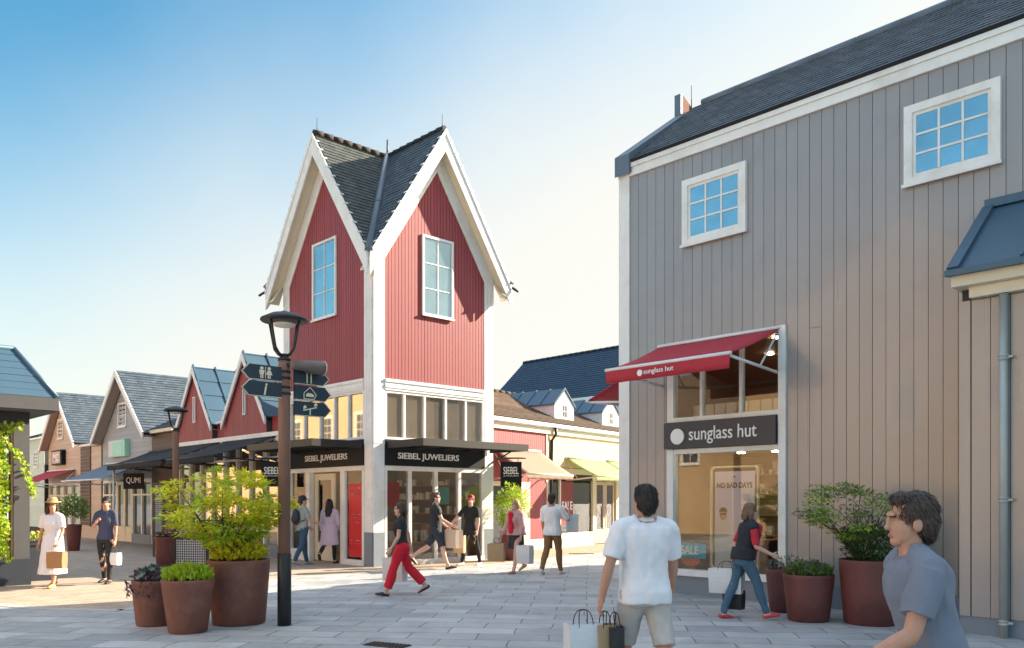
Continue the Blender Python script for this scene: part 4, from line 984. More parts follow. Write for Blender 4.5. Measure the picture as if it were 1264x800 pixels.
tuft('yellow flowers in the square dark blue planter box',p+Z*.77,.24,.2,220,.07,.03,'leaf_lime',flower='petal_cream',nf=45,fs=.05,name='bedding_flowers')
# climber on the kiosk
t = thing('climbing_vine','bright yellow-green climber hanging in the kiosk opening','climbing plant',(KX-.12,3.95,.5))
bm = B(); st = B()
for k in range(210):
    z = rnd.uniform(.55,2.98); y = 3.98-abs(rnd.gauss(0,.33)); x = KX-.1+rnd.gauss(0,.09); y=min(y,4.06-.06*rnd.random())
    for _ in range(22): leaf(bm,Vector((x,y,z))+rv(.11),rv()+Vector((.5,0,-.5)),Vector((1,-.3,.5))+rv(.5),rnd.uniform(.06,.1),rnd.uniform(.05,.075))
cv = [Vector((KX+.02,4.0,2.75)),Vector((KX+.1,4.2,2.4)),Vector((KX+.12,4.36,1.95)),Vector((KX+.10,4.42,1.7))]
for i in range(3):
    for k in range(40): leaf(bm,cv[i].lerp(cv[i+1],rnd.random())+rv(.06),rv()+Vector((.3,0,-.7)),Vector((1,0,.3))+rv(.4),.08,.06)
for k in range(30): leaf(bm,Vector((KX+.02,4.15,3.0))+rv(.12),rv(),Vector((1,0,.3))+rv(.4),.09,.07)
obj('foliage',bm,'leaf_lime',t,recalc=False)
for k in range(6):
    y = 3.4+k*.11; tube(st,[Vector((KX-.1,y,.5)),Vector((KX-.1+rnd.uniform(-.04,.04),y+.05,1.4)),Vector((KX-.1,y,2.9))],.01,6)
tube(st,cv,.006,5); obj('stem',st,'bark',t)
tuft('dark green plants with white flowers at the foot of the climbing vine',Vector((KX-.25,3.75,.5)),.28,.25,260,.1,.03,'leaf_deep',flower='petal_white',nf=30,fs=.03,name='bedding_flowers')

# ================================================================== lamps and fingerpost
def lamp_post(name,label,p,top,cat='street lamp'):
    t = thing(name,label,cat,p); x,y = p.x,p.y
    bm = B(); lathe(bm,[(.088,0),(.088,.925),(.082,.93)],p,20); obj('base_sleeve',bm,'black_metal',t)
    bm = B(); lathe(bm,[(.078,.90),(.076,top-.02),(.07,top)],p,20); obj('post',bm,'rust_post',t)
    bm = B(); lathe(bm,[(.085,top-.03),(.085,top),(.05,top+.03),(.05,top+.06)],p,20); obj('collar',bm,'black_metal',t)
    z = top+.47
    bm = B(); lathe(bm,[(.16,z-.02),(.29,z+.005),(.305,z+.02),(.30,z+.04),(.17,z+.105),(.06,z+.13),(.02,z+.15)],p,36)
    hd = obj('lamp_head',bm,'black_metal',t)
    bm = B(); lathe(bm,[(.04,z-.06),(.13,z-.05),(.15,z-.021)],p,24); obj('lens',bm,'display_light',hd)
    for k in range(4):
        a = R(20+90*k); d = Vector((math.cos(a),math.sin(a),0)); bm = B()
        tube(bm,[p+Z*(top+.03)+d*.03,p+Z*(top+.06)+d*.10,p+Z*(top+.13)+d*.165,p+Z*(top+.27)+d*.20,p+Z*(z)+d*.245],.016,8)
        obj('lamp_arm',bm,'black_metal',t)
    return t
P1 = ground(351,772)
fp = lamp_post('fingerpost','rust brown lamp post with black foot carrying five dark blue direction arms','fingerpost',P1) if False else lamp_post('fingerpost','rust brown lamp post with black foot carrying five dark blue direction arms',P1,3.44,'fingerpost')
FS2 = Face((P1.x+.10,0,0),(0,1,0))
def icon_man(bm,f,u,z,s,o,skirt):
    fpoly(bm,f,[(u+.18*s*math.cos(a),z+.42*s+.13*s*math.sin(a)*1.3) for a in (2*math.pi*i/14 for i in range(14))],o,o+.003)
    w = (.16,.34) if skirt else (.28,.2)
    fpoly(bm,f,[(u-w[0]*s,z+.24*s),(u+w[0]*s,z+.24*s),(u+w[1]*s,z-.18*s),(u-w[1]*s,z-.18*s)],o,o+.003)
    for sg in (-1,1): fbox(bm,f,u+sg*.09*s-.06*s,u+sg*.09*s+.06*s,o,o+.003,z-.55*s,z-.182*s)
def arm_sign(dirn,ztop,L,icon):
    z0,z1 = ztop-.19,ztop; u0 = P1.y+dirn*.09; u1 = P1.y+dirn*(L-.09); tip = P1.y+dirn*L; zm=(z0+z1)/2
    pts = [(u0,z0),(u1,z0),(tip,zm),(u1,z1),(u0,z1)]
    bm = B(); fpoly(bm,FS2,pts,-.03,0); a = obj('direction_arm',bm,'finger_blue',fp)
    bm = B()
    for (a0,a1) in (((u0,z0),(u1,z0)),((u1,z0),(tip,zm)),((tip,zm),(u1,z1))):
        d = Vector((a1[0]-a0[0],a1[1]-a0[1])).normalized()*.012; nn = Vector((-d.y,d.x))
        fpoly(bm,FS2,[a0,a1,(a1[0]-d.x*0+nn.x*.7*(1 if dirn>0 else -1),a1[1]+nn.y*.7*(1 if dirn>0 else -1)),(a0[0]+nn.x*.7*(1 if dirn>0 else -1),a0[1]+nn.y*.7*(1 if dirn>0 else -1))],-.031,.004)
    obj('arm_edge',bm,'cream_paint',a)
    uc = (u0+u1)/2; bm = B()
    if icon == 'wc': icon_man(bm,FS2,uc-.05,zm,.13,.001,False); icon_man(bm,FS2,uc+.05,zm,.13,.001,True); fbox(bm,FS2,uc-.004,uc+.004,.001,.004,zm-.07,zm+.075)
    elif icon == 'fork':
        for sg in (-1,1): fbox(bm,FS2,uc+sg*.03-.009,uc+sg*.03+.009,.001,.004,z0+.02,z1-.03)
        for k in (-1,0,1): fbox(bm,FS2,uc-.03+k*.014-.003,uc-.03+k*.014+.003,.001,.004,z1-.029,z1-.01)
    elif icon == 'house':
        q = [(uc-.09,zm-.075),(uc+.06,zm-.075),(uc+.09,zm-.01),(uc,zm+.08),(uc-.09,zm)]
        for a0,a1 in zip(q,q[1:]+q[:1]):
            d = (Vector(a1)-Vector(a0)).normalized()*.005; nn=(-d.y,d.x); fpoly(bm,FS2,[(a0[0]-nn[0],a0[1]-nn[1]),(a1[0]-nn[0],a1[1]-nn[1]),(a1[0]+nn[0],a1[1]+nn[1]),(a0[0]+nn[0],a0[1]+nn[1])],.001,.004)
        fpoly(bm,FS2,[(uc-.06,zm-.045),(uc+.05,zm-.045),(uc+.06,zm-.02),(uc+.025,zm+.0),(uc-.03,zm+.005),(uc-.06,zm-.015)],.001,.004)
    elif icon == 'slide':
        fbox(bm,FS2,uc-.008,uc+.008,.001,.004,z0+.02,zm)
        fpoly(bm,FS2,[(uc-.1,zm-.03),(uc+.1,zm+.02),(uc+.1,zm+.035),(uc-.1,zm-.015)],.001,.004)
        for sg,q in ((-1,-.012),(1,.03)):
            fpoly(bm,FS2,[(uc+sg*.08-.02,zm+q),(uc+sg*.08+.03,zm+q+.03),(uc+sg*.08+.005,zm+q+.06),(uc+sg*.08-.02,zm+q+.04)],.0045,.007)
    if icon == 'i': 
        bm.free(); bm = text_bm('i',FS2,uc,zm,.05,.001,.003,height=.15,font_shear=.25,bold=.03)
    obj('pictogram',bm,'cream_paint',a)
arm_sign(-1,3.31,.63,'wc'); arm_sign(-1,3.105,.63,'i')
arm_sign(1,3.31,.60,'fork'); arm_sign(1,3.105,.63,'house'); arm_sign(1,2.90,.63,'slide')
bm = B(); q = P1+Vector((.20,.0,3.34)); tube(bm,[q,q+Vector((.0,.16,0)),q+Vector((.0,.20,0)),q+Vector((0,.40,.0)),q+Vector((0,.44,0))],[.06,.065,.08,.095,.095],18); sp = obj('floodlight',bm,'flood_grey',fp)
bm = B(); tube(bm,[q+Vector((0,.441,0)),q+Vector((0,.455,0))],[.098,.098],18); obj('rim',bm,'cream_paint',sp)
bm = B(); tube(bm,[P1+Z*3.36,q+Vector((0,.05,0))],.03,8); obj('mounting_bracket',bm,'dark_metal',fp)
bm = B()
for z in (3.25,3.17,3.05,2.97): lathe(bm,[(.08,z),(.086,z+.004),(.086,z+.03),(.08,z+.034)],P1,16)
obj('clamp',bm,'black_metal',fp)
lamp_post('street_lamp','rust brown street lamp with dish head in front of the dark brown shop',ground(217,depth=21.2),3.38)

# woven screens between the left planters and the shops
def screen(px,depth,w,h,label,rz):
    p = ground(px,depth=depth); t = thing('woven_screen',label,'screen',p,rz,None)
    bm = B(); rring(bm,Face((0,0,0),(1,0,0)),-w/2,w/2,0.02,h,.05,-.02,.03); o = obj('frame',bm,'black_metal'); o.parent = t
    bm = B()
    g = Face((0,0,0),(1,0,0)); n = int((w-.1)/.055)
    for k in range(n+1): u=-w/2+.06+k*.055; fbox(bm,g,u,u+.014,-.002,.004,.075,h-.055)
    for k in range(int((h-.14)/.055)+1): z=.08+k*.055; fbox(bm,g,-w/2+.055,w/2-.055,.0045,.011,z,z+.014)
    o = obj('lattice',bm,'wicker_light'); o.parent = t
    bm = B(); fbox(bm,g,-w/2+.05,w/2-.05,-.018,-.01,.07,h-.05); o = obj('backing',bm,'wicker_dark'); o.parent = t
screen(236,19.0,.85,.78,'low black and white lattice screen behind the left planters',R(35))
screen(196,23.5,.42,2.1,'tall narrow black lattice screen beside the brown shop door',R(20))
# ================================================================== people
def remesh(bm, vox, smooth=4, wr=0, wscale=9):
    me = bpy.data.meshes.new('tmp'); bmesh.ops.recalc_face_normals(bm,faces=bm.faces[:]); bm.to_mesh(me); bm.free()
    o = bpy.data.objects.new('tmp',me); COL.objects.link(o)
    m = o.modifiers.new('r','REMESH'); m.mode='VOXEL'; m.voxel_size=vox; m.use_smooth_shade=True
    if smooth: s = o.modifiers.new('s','SMOOTH'); s.factor=.5; s.iterations=smooth
    bpy.context.view_layer.update()
    me2 = bpy.data.meshes.new_from_object(o.evaluated_get(bpy.context.evaluated_depsgraph_get()))
    bpy.data.objects.remove(o); bpy.data.meshes.remove(me)
    b = B(); b.from_mesh(me2); bpy.data.meshes.remove(me2)
    if wr:
        b.normal_update(); sd = rnd.uniform(0,90)
        for v in b.verts:
            q = v.co*wscale; n = .8-1.6*math.sqrt(noise.noise(Vector((q.x*.8,q.y*.8,q.z*.5+q.x*.6+sd)))**2+.02)+.5*noise.noise(Vector((q.x*2.3+sd,q.y*2.3,q.z*1.3)))-.4
            v.co += v.normal*wr*n
    for f in b.faces: f.smooth = True
    return b
SKIN = {'fair':(.62,.38,.29),'tan':(.50,.27,.18),'mid':(.42,.23,.15)}
for k,c in SKIN.items(): mat('skin_'+k,c,.55,var=.10,scale=14,bump=.12,bscale=220,stain=((c[0]*1.02,c[1]*.78,c[2]*.72),9))
mat('lip',(.45,.12,.11),.4,var=.05); mat('eye_dark',(.03,.02,.018),.2,var=.05)
def cloth(c,rough=.85):
    n = 'cloth_%d_%d_%d'%tuple(int(x*255) for x in c)
    if n not in MATS: mat(n,c,rough,var=.10,scale=5,bump=.15,bscale=350)
    return n
def hairm(c):
    n = 'hair_%d_%d_%d'%tuple(int(x*255) for x in c)
    if n not in MATS: mat(n,c,.5,var=.3,scale=18,stretch=(3,3,.5),bump=.5,bscale=60)
    return n
def strands(bm, n):
    bm.faces.ensure_lookup_table(); bm.normal_update(); fs = bm.faces[:]; pts = [(f.calc_center_median(),f.normal.copy()) for f in rnd.choices(fs,k=n)]
    for p,nn in pts:
        d = Vector((0,-.45,-1))+rv(.55); d -= nn*d.dot(nn)*.9
        if d.length < .05: continue
        d.normalize(); s = d.cross(nn)
        if s.length < .05: continue
        s = s.normalized()*.0022; L = rnd.uniform(.02,.045); q = p+nn*.0015
        a,b_,c,e,g = (bm.verts.new(v) for v in (q-s,q+s,q+d*L*.6+s*.8+nn*.005,q+d*L*.6-s*.8+nn*.005,q+d*L+nn*.002))
        bm.faces.new((a,b_,c,e)).smooth=True; bm.faces.new((e,c,g)).smooth=True
class Body:
    """standing figure 1.75 m tall, faces +Y, right hand at +X; angles in degrees"""
    def __init__(s, pose, fem=False):
        s.p = pose; s.f = fem; s.lean = R(pose.get('lean',0)); s.tw = R(pose.get('twist',0))
        s.legs = {}; s.arms = {}
        for sd in (-1,1):
            fl,kn,ab = pose.get('R' if sd>0 else 'L',(0,0,3)); fl,kn,ab = R(fl),R(kn),R(ab)
            hip = Vector((sd*.088,0,.93)); 
            d1 = Vector((sd*math.sin(ab),math.sin(fl)*math.cos(ab),-math.cos(fl)*math.cos(ab))); knee = hip+d1*.43
            a2 = fl-kn; d2 = Vector((sd*math.sin(ab)*.6,math.sin(a2),-math.cos(a2))).normalized(); ank = knee+d2*.42
            fp_ = min(0,a2+R(12))*.9 if a2 < R(-18) else max(0,a2-R(5))*.8
            fd = Vector((sd*.14,math.cos(fp_),math.sin(fp_))).normalized()
            s.legs[sd] = (hip,knee,ank,fd)
            sf,sa,el,inw = pose.get('RA' if sd>0 else 'LA',(0,8,10,0)); sf,sa,el,inw = R(sf),R(sa),R(el),R(inw)
            w = .175 if fem else .195; sh = Vector((sd*w,0,1.42))
            u = Vector((sd*math.sin(sa),math.sin(sf)*math.cos(sa),-math.cos(sf)*math.cos(sa)))
            e = sh+u*.295
            af = sf+el; v = Vector((sd*math.sin(sa)*.5-sd*math.sin(inw),math.sin(af),-math.cos(af))).normalized()
            wr = e+v*.25
            s.arms[sd] = [s.U(q) for q in (sh,e,wr)]
        lo = min(min(l[2].z-.075, (l[2]+l[3]*.17).z-.035) for l in s.legs.values()); s.dz = -lo
    def U(s, q):
        q = Vector(q); k = min(1,max(0,(q.z-.90)/.15)); c = Vector((0,0,.95))
        v = q-c; m = Matrix.Rotation(-s.lean*k,3,'X') @ Matrix.Rotation(s.tw*k,3,'Z')
        return c + m@v
    def headm(s):
        neck = s.U((0,-.005,1.50)); a = Matrix.Rotation(-s.lean*.45-R(s.p.get('nod',0)),3,'X')
        yaw = Matrix.Rotation(R(s.p.get('yaw',0)),3,'Z'); tilt = Matrix.Rotation(R(s.p.get('tilt',0)),3,'Y')
        return neck, yaw@a@tilt
    def ring_loft(s, bm, st, seg=20):
        rings = []
        for z,rx,ry,yo in st:
            rings.append([bm.verts.new(s.U((rx*math.copysign(abs(math.cos(a))**.85,math.cos(a)),yo+ry*math.copysign(abs(math.sin(a))**.85,math.sin(a)),z))) for a in (2*math.pi*k/seg for k in range(seg))])
        for a,b in zip(rings,rings[1:]):
            for k in range(seg): bm.faces.new((a[k],a[(k+1)%seg],b[(k+1)%seg],b[k]))
        bm.faces.new(rings[0][::-1]); bm.faces.new(rings[-1])
    def torso(s, bm, z0=.86, z1=1.47, g=0, flare=0, wide=0):
        prof = [(.80,.15,.10,0),(.88,.165,.115,-.01),(.95,.165,.115,-.012),(1.05,.148,.10,.0),(1.13,.142,.098,.003),(1.22,.152,.108,.004),(1.31,.168,.116,.002),(1.38,.178,.108,-.005),(1.43,.165,.088,-.01),(1.47,.105,.068,-.012),(1.50,.062,.058,-.008)]
        if s.f: prof = [(.80,.155,.105,0),(.88,.175,.122,-.012),(.95,.165,.115,-.01),(1.05,.132,.092,.0),(1.13,.125,.09,.003),(1.22,.138,.108,.014),(1.28,.148,.122,.022),(1.36,.155,.105,.005),(1.43,.145,.08,-.008),(1.47,.092,.062,-.01),(1.50,.054,.052,-.008)]
        def at(z):
            for a,b in zip(prof,prof[1:]):
                if a[0] <= z <= b[0]:
                    t=(z-a[0])/(b[0]-a[0]); return [a[i]+(b[i]-a[i])*t for i in range(4)]
            return list(prof[0] if z<prof[0][0] else prof[-1])
        zs = sorted({z0,z1}|{p[0] for p in prof if z0<p[0]<z1}); st=[]
        for z in zs:
            q = at(z); fl = flare*max(0,(1.15-z)) + wide
            gg = g if z < 1.44 else g*.6
            st.append((z,q[1]+gg+fl,q[2]+gg+fl,q[3]))
        s.ring_loft(bm,st)
    def skirt(s, bm, z0, z1, g, flare, step=0):
        n = 8; st=[]
        for k in range(n+1):
            z = z0+(z1-z0)*k/n; t=(z1-z)
            ky = (s.legs[1][1].y+s.legs[-1][1].y)/2
            st.append((z,.165+g+flare*t,.118+g+flare*t*1.0+step*t,-.01+ky*min(1,t/.5)*.6))
        s.ring_loft(bm,st)
    def leg(s, bm, sd, t1=1.0, g=0, flare=0, t0=0):
        h,k,a,fd = s.legs[sd]
        def R_(t): # radius along 0..2
            pts=[(0,.088),(.35,.082),(.8,.060),(1,.055),(1.3,.056),(1.7,.042),(2,.036)]
            for p,q in zip(pts,pts[1:]):
                if p[0]<=t<=q[0]: return p[1]+(q[1]-p[1])*(t-p[0])/(q[0]-p[0])
        ts = [t for t in (0,.2,.4,.6,.8,.95,1.05,1.2,1.4,1.6,1.8,2) if t < t1*2-1e-3]+[t1*2]
        P=[]; r=[]
        for t in ts:
            q = h.lerp(k,t) if t<=1 else k.lerp(a,t-1)
            if t<=1: q = q+Vector((0,.012*math.sin(math.pi*t),0))
            else: q = q-Vector((0,.018*math.sin(math.pi*(t-1)),0))
            P.append(q); r.append(R_(t)+g+flare*max(0,t-.6))
        tube(bm,P,r,14)
        ell(bm,h+Vector((0,-.012,.0)),(.095+g,.11+g,.10+g))
    def arm(s, bm, sd, t1=2, g=0, flare=0, t0=0):
        a,e,w = s.arms[sd]
        pts=[(0,.052),(.4,.049),(.85,.040),(1,.039),(1.25,.041),(1.7,.031),(2,.026)]
        if s.f: pts=[(t,r*.86) for t,r in pts]
        def R_(t):
            for p,q in zip(pts,pts[1:]):
                if p[0]<=t<=q[0]: return p[1]+(q[1]-p[1])*(t-p[0])/(q[0]-p[0])
        ts=[t for t in (0,.2,.4,.6,.8,.95,1.05,1.2,1.4,1.6,1.8,2) if t0<=t<t1-1e-3]+[t1]
        tube(bm,[a.lerp(e,t) if t<=1 else e.lerp(w,t-1) for t in ts],[R_(t)+g+flare*t for t in ts],12)
        r0=R_(0)+g; ell(bm,a+Vector((-sd*.012,0,-.004)),(r0*1.05,r0*1.05,r0*1.05))
        # slope from shoulder to neck
        n = s.U((sd*.06,-.01,1.475)); tube(bm,[a+Vector((-sd*.005,0,.012)),a.lerp(n,.5)+Vector((0,0,.004)),n],[r0*.85,r0*.85,.035+g],10)
    def hand(s, bm, sd, curl=35, sc=1):
        a,e,w = s.arms[sd]; d=(w-e).normalized()
        n = Vector((-sd,0,0)); n = (n-d*n.dot(d)); n = n.normalized() if n.length>.1 else Vector((0,1,0))
        th = d.cross(n)*(-1 if sd>0 else 1)
        if th.y < -.3: th=-th
        th.normalize()
        m = Matrix((th,n,d)).transposed()
        ell(bm,w+d*.05,(.04*sc,.016*sc,.052*sc),m); tube(bm,[w-d*.02,w+d*.03],[.026,.028],10)
        for k,(off,L) in enumerate(((.029,.072),(.010,.080),(-.009,.075),(-.027,.060))):
            p=w+d*.088+th*off*sc; c=R(curl*.55); d1=(d*math.cos(c)+n*math.sin(c)); c2=R(curl*1.5); d2=d*math.cos(c2)+n*math.sin(c2); c3=R(curl*2.3); d3=d*math.cos(c3)+n*math.sin(c3)
            p0=p-d*.03; p1=p+d1*L*.42; p2=p1+d2*L*.34; p3=p2+d3*L*.26
            tube(bm,[p0,p,p1,p2,p3],[.0095,.0095,.009,.0085,.007],8)
        p=w+d*.03+th*.03; d1=(th*.75+d*.6+n*.25).normalized(); p1=p+d1*.042; d2=(d*.85+th*.3+n*.4).normalized(); tube(bm,[w+d*.02+th*.012,p,p1,p1+d2*.034],[.014,.0125,.0105,.008],8)
        return w+d*.10+n*.02
    def head(s, bm):
        c,m = s.headm(); f = .95 if s.f else 1
        def H(x,y,z): return c+m@Vector((x*f,y*f,z))
        tube(bm,[s.U((0,-.012,1.44)),c+Vector((0,0,.0)),H(0,.005,.06)],[.06*f,.052*f,.054*f],14)
        for q,r in (((0,-.012,.165),(.075,.094,.088)),((0,.022,.09),(.060,.070,.082)),((0,.058,.035),(.036,.032,.026)),((0,.03,.055),(.053,.055,.04)),((0,.086,.155),(.05,.014,.018)),
                    ((0,.099,.098),(.0155,.018,.014)),((0,.094,.122),(.010,.013,.026)),((0,.086,.062),(.026,.012,.011)),
                    ((.074,-.008,.11),(.010,.022,.032)),((-.074,-.008,.11),(.010,.022,.032))):
            ell(bm,H(*q),(r[0]*f,r[1]*f,r[2]),m,12)
        s.H = H; s.hm = m
def person(label, px, depth, face, H, pose, wear, skin='fair', fem=False, vox=.011):
    """face: compass of the facing direction seen by the camera: 0 away, 90 to the right, 180 towards, 270 to the left"""
    loc = ground(px,depth=depth); b = Body(pose,fem); k = H/1.75
    dirn = CF*math.cos(R(face))+CR*math.sin(R(face)); rz = math.atan2(-dirn.x,dirn.y)
    t = thing('person',label,'person',(0,0,0),0,'people walking in the square')
    bm = B(); b.torso(bm,.86,1.50,-.012); b.head(bm)
    for sd in (-1,1): b.leg(bm,sd); b.arm(bm,sd); b.hand(bm,sd,pose.get('curlR' if sd>0 else 'curlL',40))
    for sd in (-1,1):
        h,kn,a,fd = b.legs[sd]; tube(bm,[a-fd*.05-Z*.02,a-Z*.025+fd*.02,a+fd*.1-Z*.045,a+fd*.17-Z*.055],[.034,.038,(.038,.026),(.03,.016)],12); tube(bm,[a+Z*.05,a-Z*.04],[.037,.036],10)
    bm = remesh(bm,vox*.62 if vox<.009 else vox*.72,2)
    eyes = [b.H(sx*.030,.088,.128) for sx in (-1,1)]; brow=[b.H(sx*.032,.094,.148) for sx in (-1,1)]; mouth=b.H(0,.096,.062); nb = len(bm.faces)
    hc = b.H(0,0,.1)
    for f in bm.faces:
        c = f.calc_center_median()
        if (c-hc).length > .16: continue
        if any((c-e).length < .0125 for e in eyes): f.material_index=2
        elif (c-mouth).length < .024 and abs((b.hm.transposed()@(c-mouth)).z) < .008: f.material_index=1
        elif any(abs((b.hm.transposed()@(c-e)).x)<.02 and abs((b.hm.transposed()@(c-e)).z)<.005 and (c-e).length<.024 for e in brow): f.material_index=2
    parts = [('body',bm,['skin_'+skin,'lip','eye_dark'])]
    def garment(name,fn,col,wr=.014,vx=None,sm=3,ws=9):
        g = B(); fn(g); parts.append((name,remesh(g,vx or vox,sm,wr,ws),cloth(col)))
    W = wear
    if 'trousers' in W:
        c,t1,g,fl = W['trousers']
        def fn(q):
            b.torso(q,.84,1.0,.013)
            for sd in (-1,1): b.leg(q,sd,t1,g,fl)
        garment('shorts' if t1<.6 else 'trousers',fn,c)
    if 'skirt' in W:
        c,z0,g,fl,stp = W['skirt']
        garment('skirt',lambda q: b.skirt(q,z0,1.06,g,fl,stp),c,.010,ws=7)
    if 'top' in W:
        c,z0,sl,g,fl = W['top']
        def fn(q):
            b.torso(q,z0,1.475,g,fl)
            for sd in (-1,1): b.arm(q,sd,sl,g*.9,.006)
        garment(W.get('topname','shirt'),fn,c)
    if 'dress' in W:
        c,z0,sl,g,fl,stp = W['dress']
        def fn(q):
            b.torso(q,.98,1.46,g); b.skirt(q,z0,1.06,g,fl,stp)
            for sd in (-1,1): b.arm(q,sd,sl,g*1.2,.012)
        garment('dress',fn,c,.012,ws=6)
    if 'coat' in W:
        c,z0,sl,g,fl = W['coat']
        def fn(q):
            b.torso(q,1.0,1.485,g); b.skirt(q,z0,1.08,g+.01,fl)
            for sd in (-1,1): b.arm(q,sd,sl,g*.9,.004)
        garment('coat',fn,c,.010,ws=6)
    if 'front' in W:   # open front of a jacket: the shirt showing
        c = W['front']; n0 = W.get('front_g',.045)
        def fn(q):
            for z in (1.02,1.1,1.18,1.26,1.34,1.41): ell(q,b.U((W.get('front_x',0),.065+n0,z)),(.075,.06,.075))
        garment('shirt',fn,c)
    if 'collar' in W:
        g = B(); n = 24
        for k,(r,zz,yy) in enumerate(()): pass
        pts=[b.U((.068*math.cos(a),-.012+.064*math.sin(a)+.02,1.475-.022*math.sin(a))) for a in (math.pi/2+.25+(2*math.pi-.5)*i/n for i in range(n+1))]
        tube(g,pts,[(.012,.024)]*len(pts),8); parts.append(('collar',remesh(g,.006,1),cloth(W['collar'])))
    # shoes
    sc = W.get('shoes',(.05,.05,.05))
    for sd in (-1,1):
        g = B(); h,kn,a,fd = b.legs[sd]; dn = fd.cross(Vector((1,0,0))); dn = dn if dn.z<0 else -dn
        tube(g,[a-fd*.075+dn*.045,a-fd*.04+dn*.035,a+fd*.04+dn*.035,a+fd*.11+dn*.048,a+fd*.165+dn*.055,a+fd*.185+dn*.058],[(.026,.022),(.038,.038),(.043,.04),(.047,.028),(.038,.022),(.018,.014)],12)
        if W.get('boot'): tube(g,[a+Z*.1,a-Z*.03],[.045,.043],12)
        parts.append(('shoe',remesh(g,min(vox,.010),2),cloth(sc,.5)))
    # hair
    g = B(); hm=b.hm; hs = W.get('hair_style','short'); H_=b.H
    if hs != 'none':
        ell(g,H_(0,-.022,.178),(.084,.096,.088),hm); ell(g,H_(0,-.055,.13),(.080,.062,.085),hm)
        if hs=='short': ell(g,H_(0,.045,.232),(.06,.045,.03),hm); ell(g,H_(0,-.07,.085),(.058,.035,.05),hm)
        if hs in('long','vlong'):
            L = -.22 if hs=='long' else -.36
            tube(g,[H_(0,-.05,.15),H_(0,-.085,.03),H_(0,-.10,-.08),H_(0,-.115,L)],[(.085,.06),(.09,.05),(.105,.045),(.07,.03)],14)
            for sx in (-1,1): tube(g,[H_(sx*.07,-.01,.16),H_(sx*.085,-.02,.05),H_(sx*.095,-.03,-.06),H_(sx*.08,-.04,L*.6)],[.03,.035,.035,.02],10)
        if hs=='bun': ell(g,H_(0,-.10,.215),(.045,.045,.045),hm); ell(g,H_(0,-.075,.09),(.055,.035,.055),hm)
        if hs=='bob':
            for sx in (-1,1): tube(g,[H_(sx*.065,.0,.18),H_(sx*.088,-.015,.09),H_(sx*.08,-.02,.02)],[.03,.036,.025],10)
            tube(g,[H_(0,-.06,.15),H_(0,-.09,.06),H_(0,-.09,.01)],[(.08,.05),(.085,.045),(.07,.03)],14)
        # keep the face free
        hb = remesh(g,min(vox,.008),1,.008,34)
        strands(hb,W.get('nstrand',900))
        parts.append(('hair',hb,hairm(W.get('hair',(.03,.02,.015)))))
    if 'cap' in W:
        g = B(); ell(g,H_(0,-.015,.20),(.089,.104,.085),hm); tube(g,[H_(0,.06,.19),H_(0,.12,.183),H_(0,.165,.172)],[(.075,.012),(.07,.009),(.04,.006)],14) 
        m2 = Matrix.Identity(3)
        parts.append(('cap',remesh(g,.009,2),cloth(W['cap'],.7)))
    if 'hat' in W:
        g = B(); ctr=H_(0,-.02,.215)
        pr=[(.155,-.012),(.16,.0),(.10,.008),(.092,.05),(.075,.085),(.03,.098)]
        rings=[]
        for r,z in pr: rings.append([g.verts.new(ctr+hm@Vector((r*math.cos(a),r*math.sin(a)*1.05,z+(.015*math.cos(2*a) if r>.14 else 0)))) for a in (2*math.pi*i/28 for i in range(28))])
        for a,c_ in zip(rings,rings[1:]):
            for i in range(28): g.faces.new((a[i],a[(i+1)%28],c_[(i+1)%28],c_[i])).smooth=True
        g.faces.new(rings[0][::-1]); g.faces.new(rings[-1])
        parts.append(('straw_hat',g,cloth(W['hat'],.9)))
    if 'backpack' in W:
        g = B(); ctr=b.U((0,-.19,1.24)); m3=Matrix.Rotation(-b.lean,3,'X')
        ell(g,ctr,(.15,.085,.21),m3); ell(g,ctr+Vector((0,-.05,-.06)),(.12,.06,.11),m3)
        for sx in (-1,1): tube(g,[b.U((sx*.10,-.10,1.43)),b.U((sx*.105,.02,1.475)),b.U((sx*.11,.115,1.36)),b.U((sx*.13,.07,1.2)),b.U((sx*.14,-.1,1.12))],.02,8)
        parts.append(('backpack',remesh(g,vox,2,.004),cloth(W['backpack'],.7)))
    M = Matrix.Diagonal((k,k,k,1)) @ Matrix.Translation((0,0,b.dz))
    for n,m,mm in parts:
        m.transform(M); obj(n,m,mm,t,recalc=False)
    t.location = loc; t.rotation_euler = (0,0,rz)
    WM = Matrix.Translation(loc)@Matrix.Rotation(rz,4,'Z')@M
    hands = {}
    for sd in (-1,1):
        a,e,w = b.arms[sd]; d=(w-e).normalized(); hands[sd]=WM@(w+d*.10)
    return t, hands
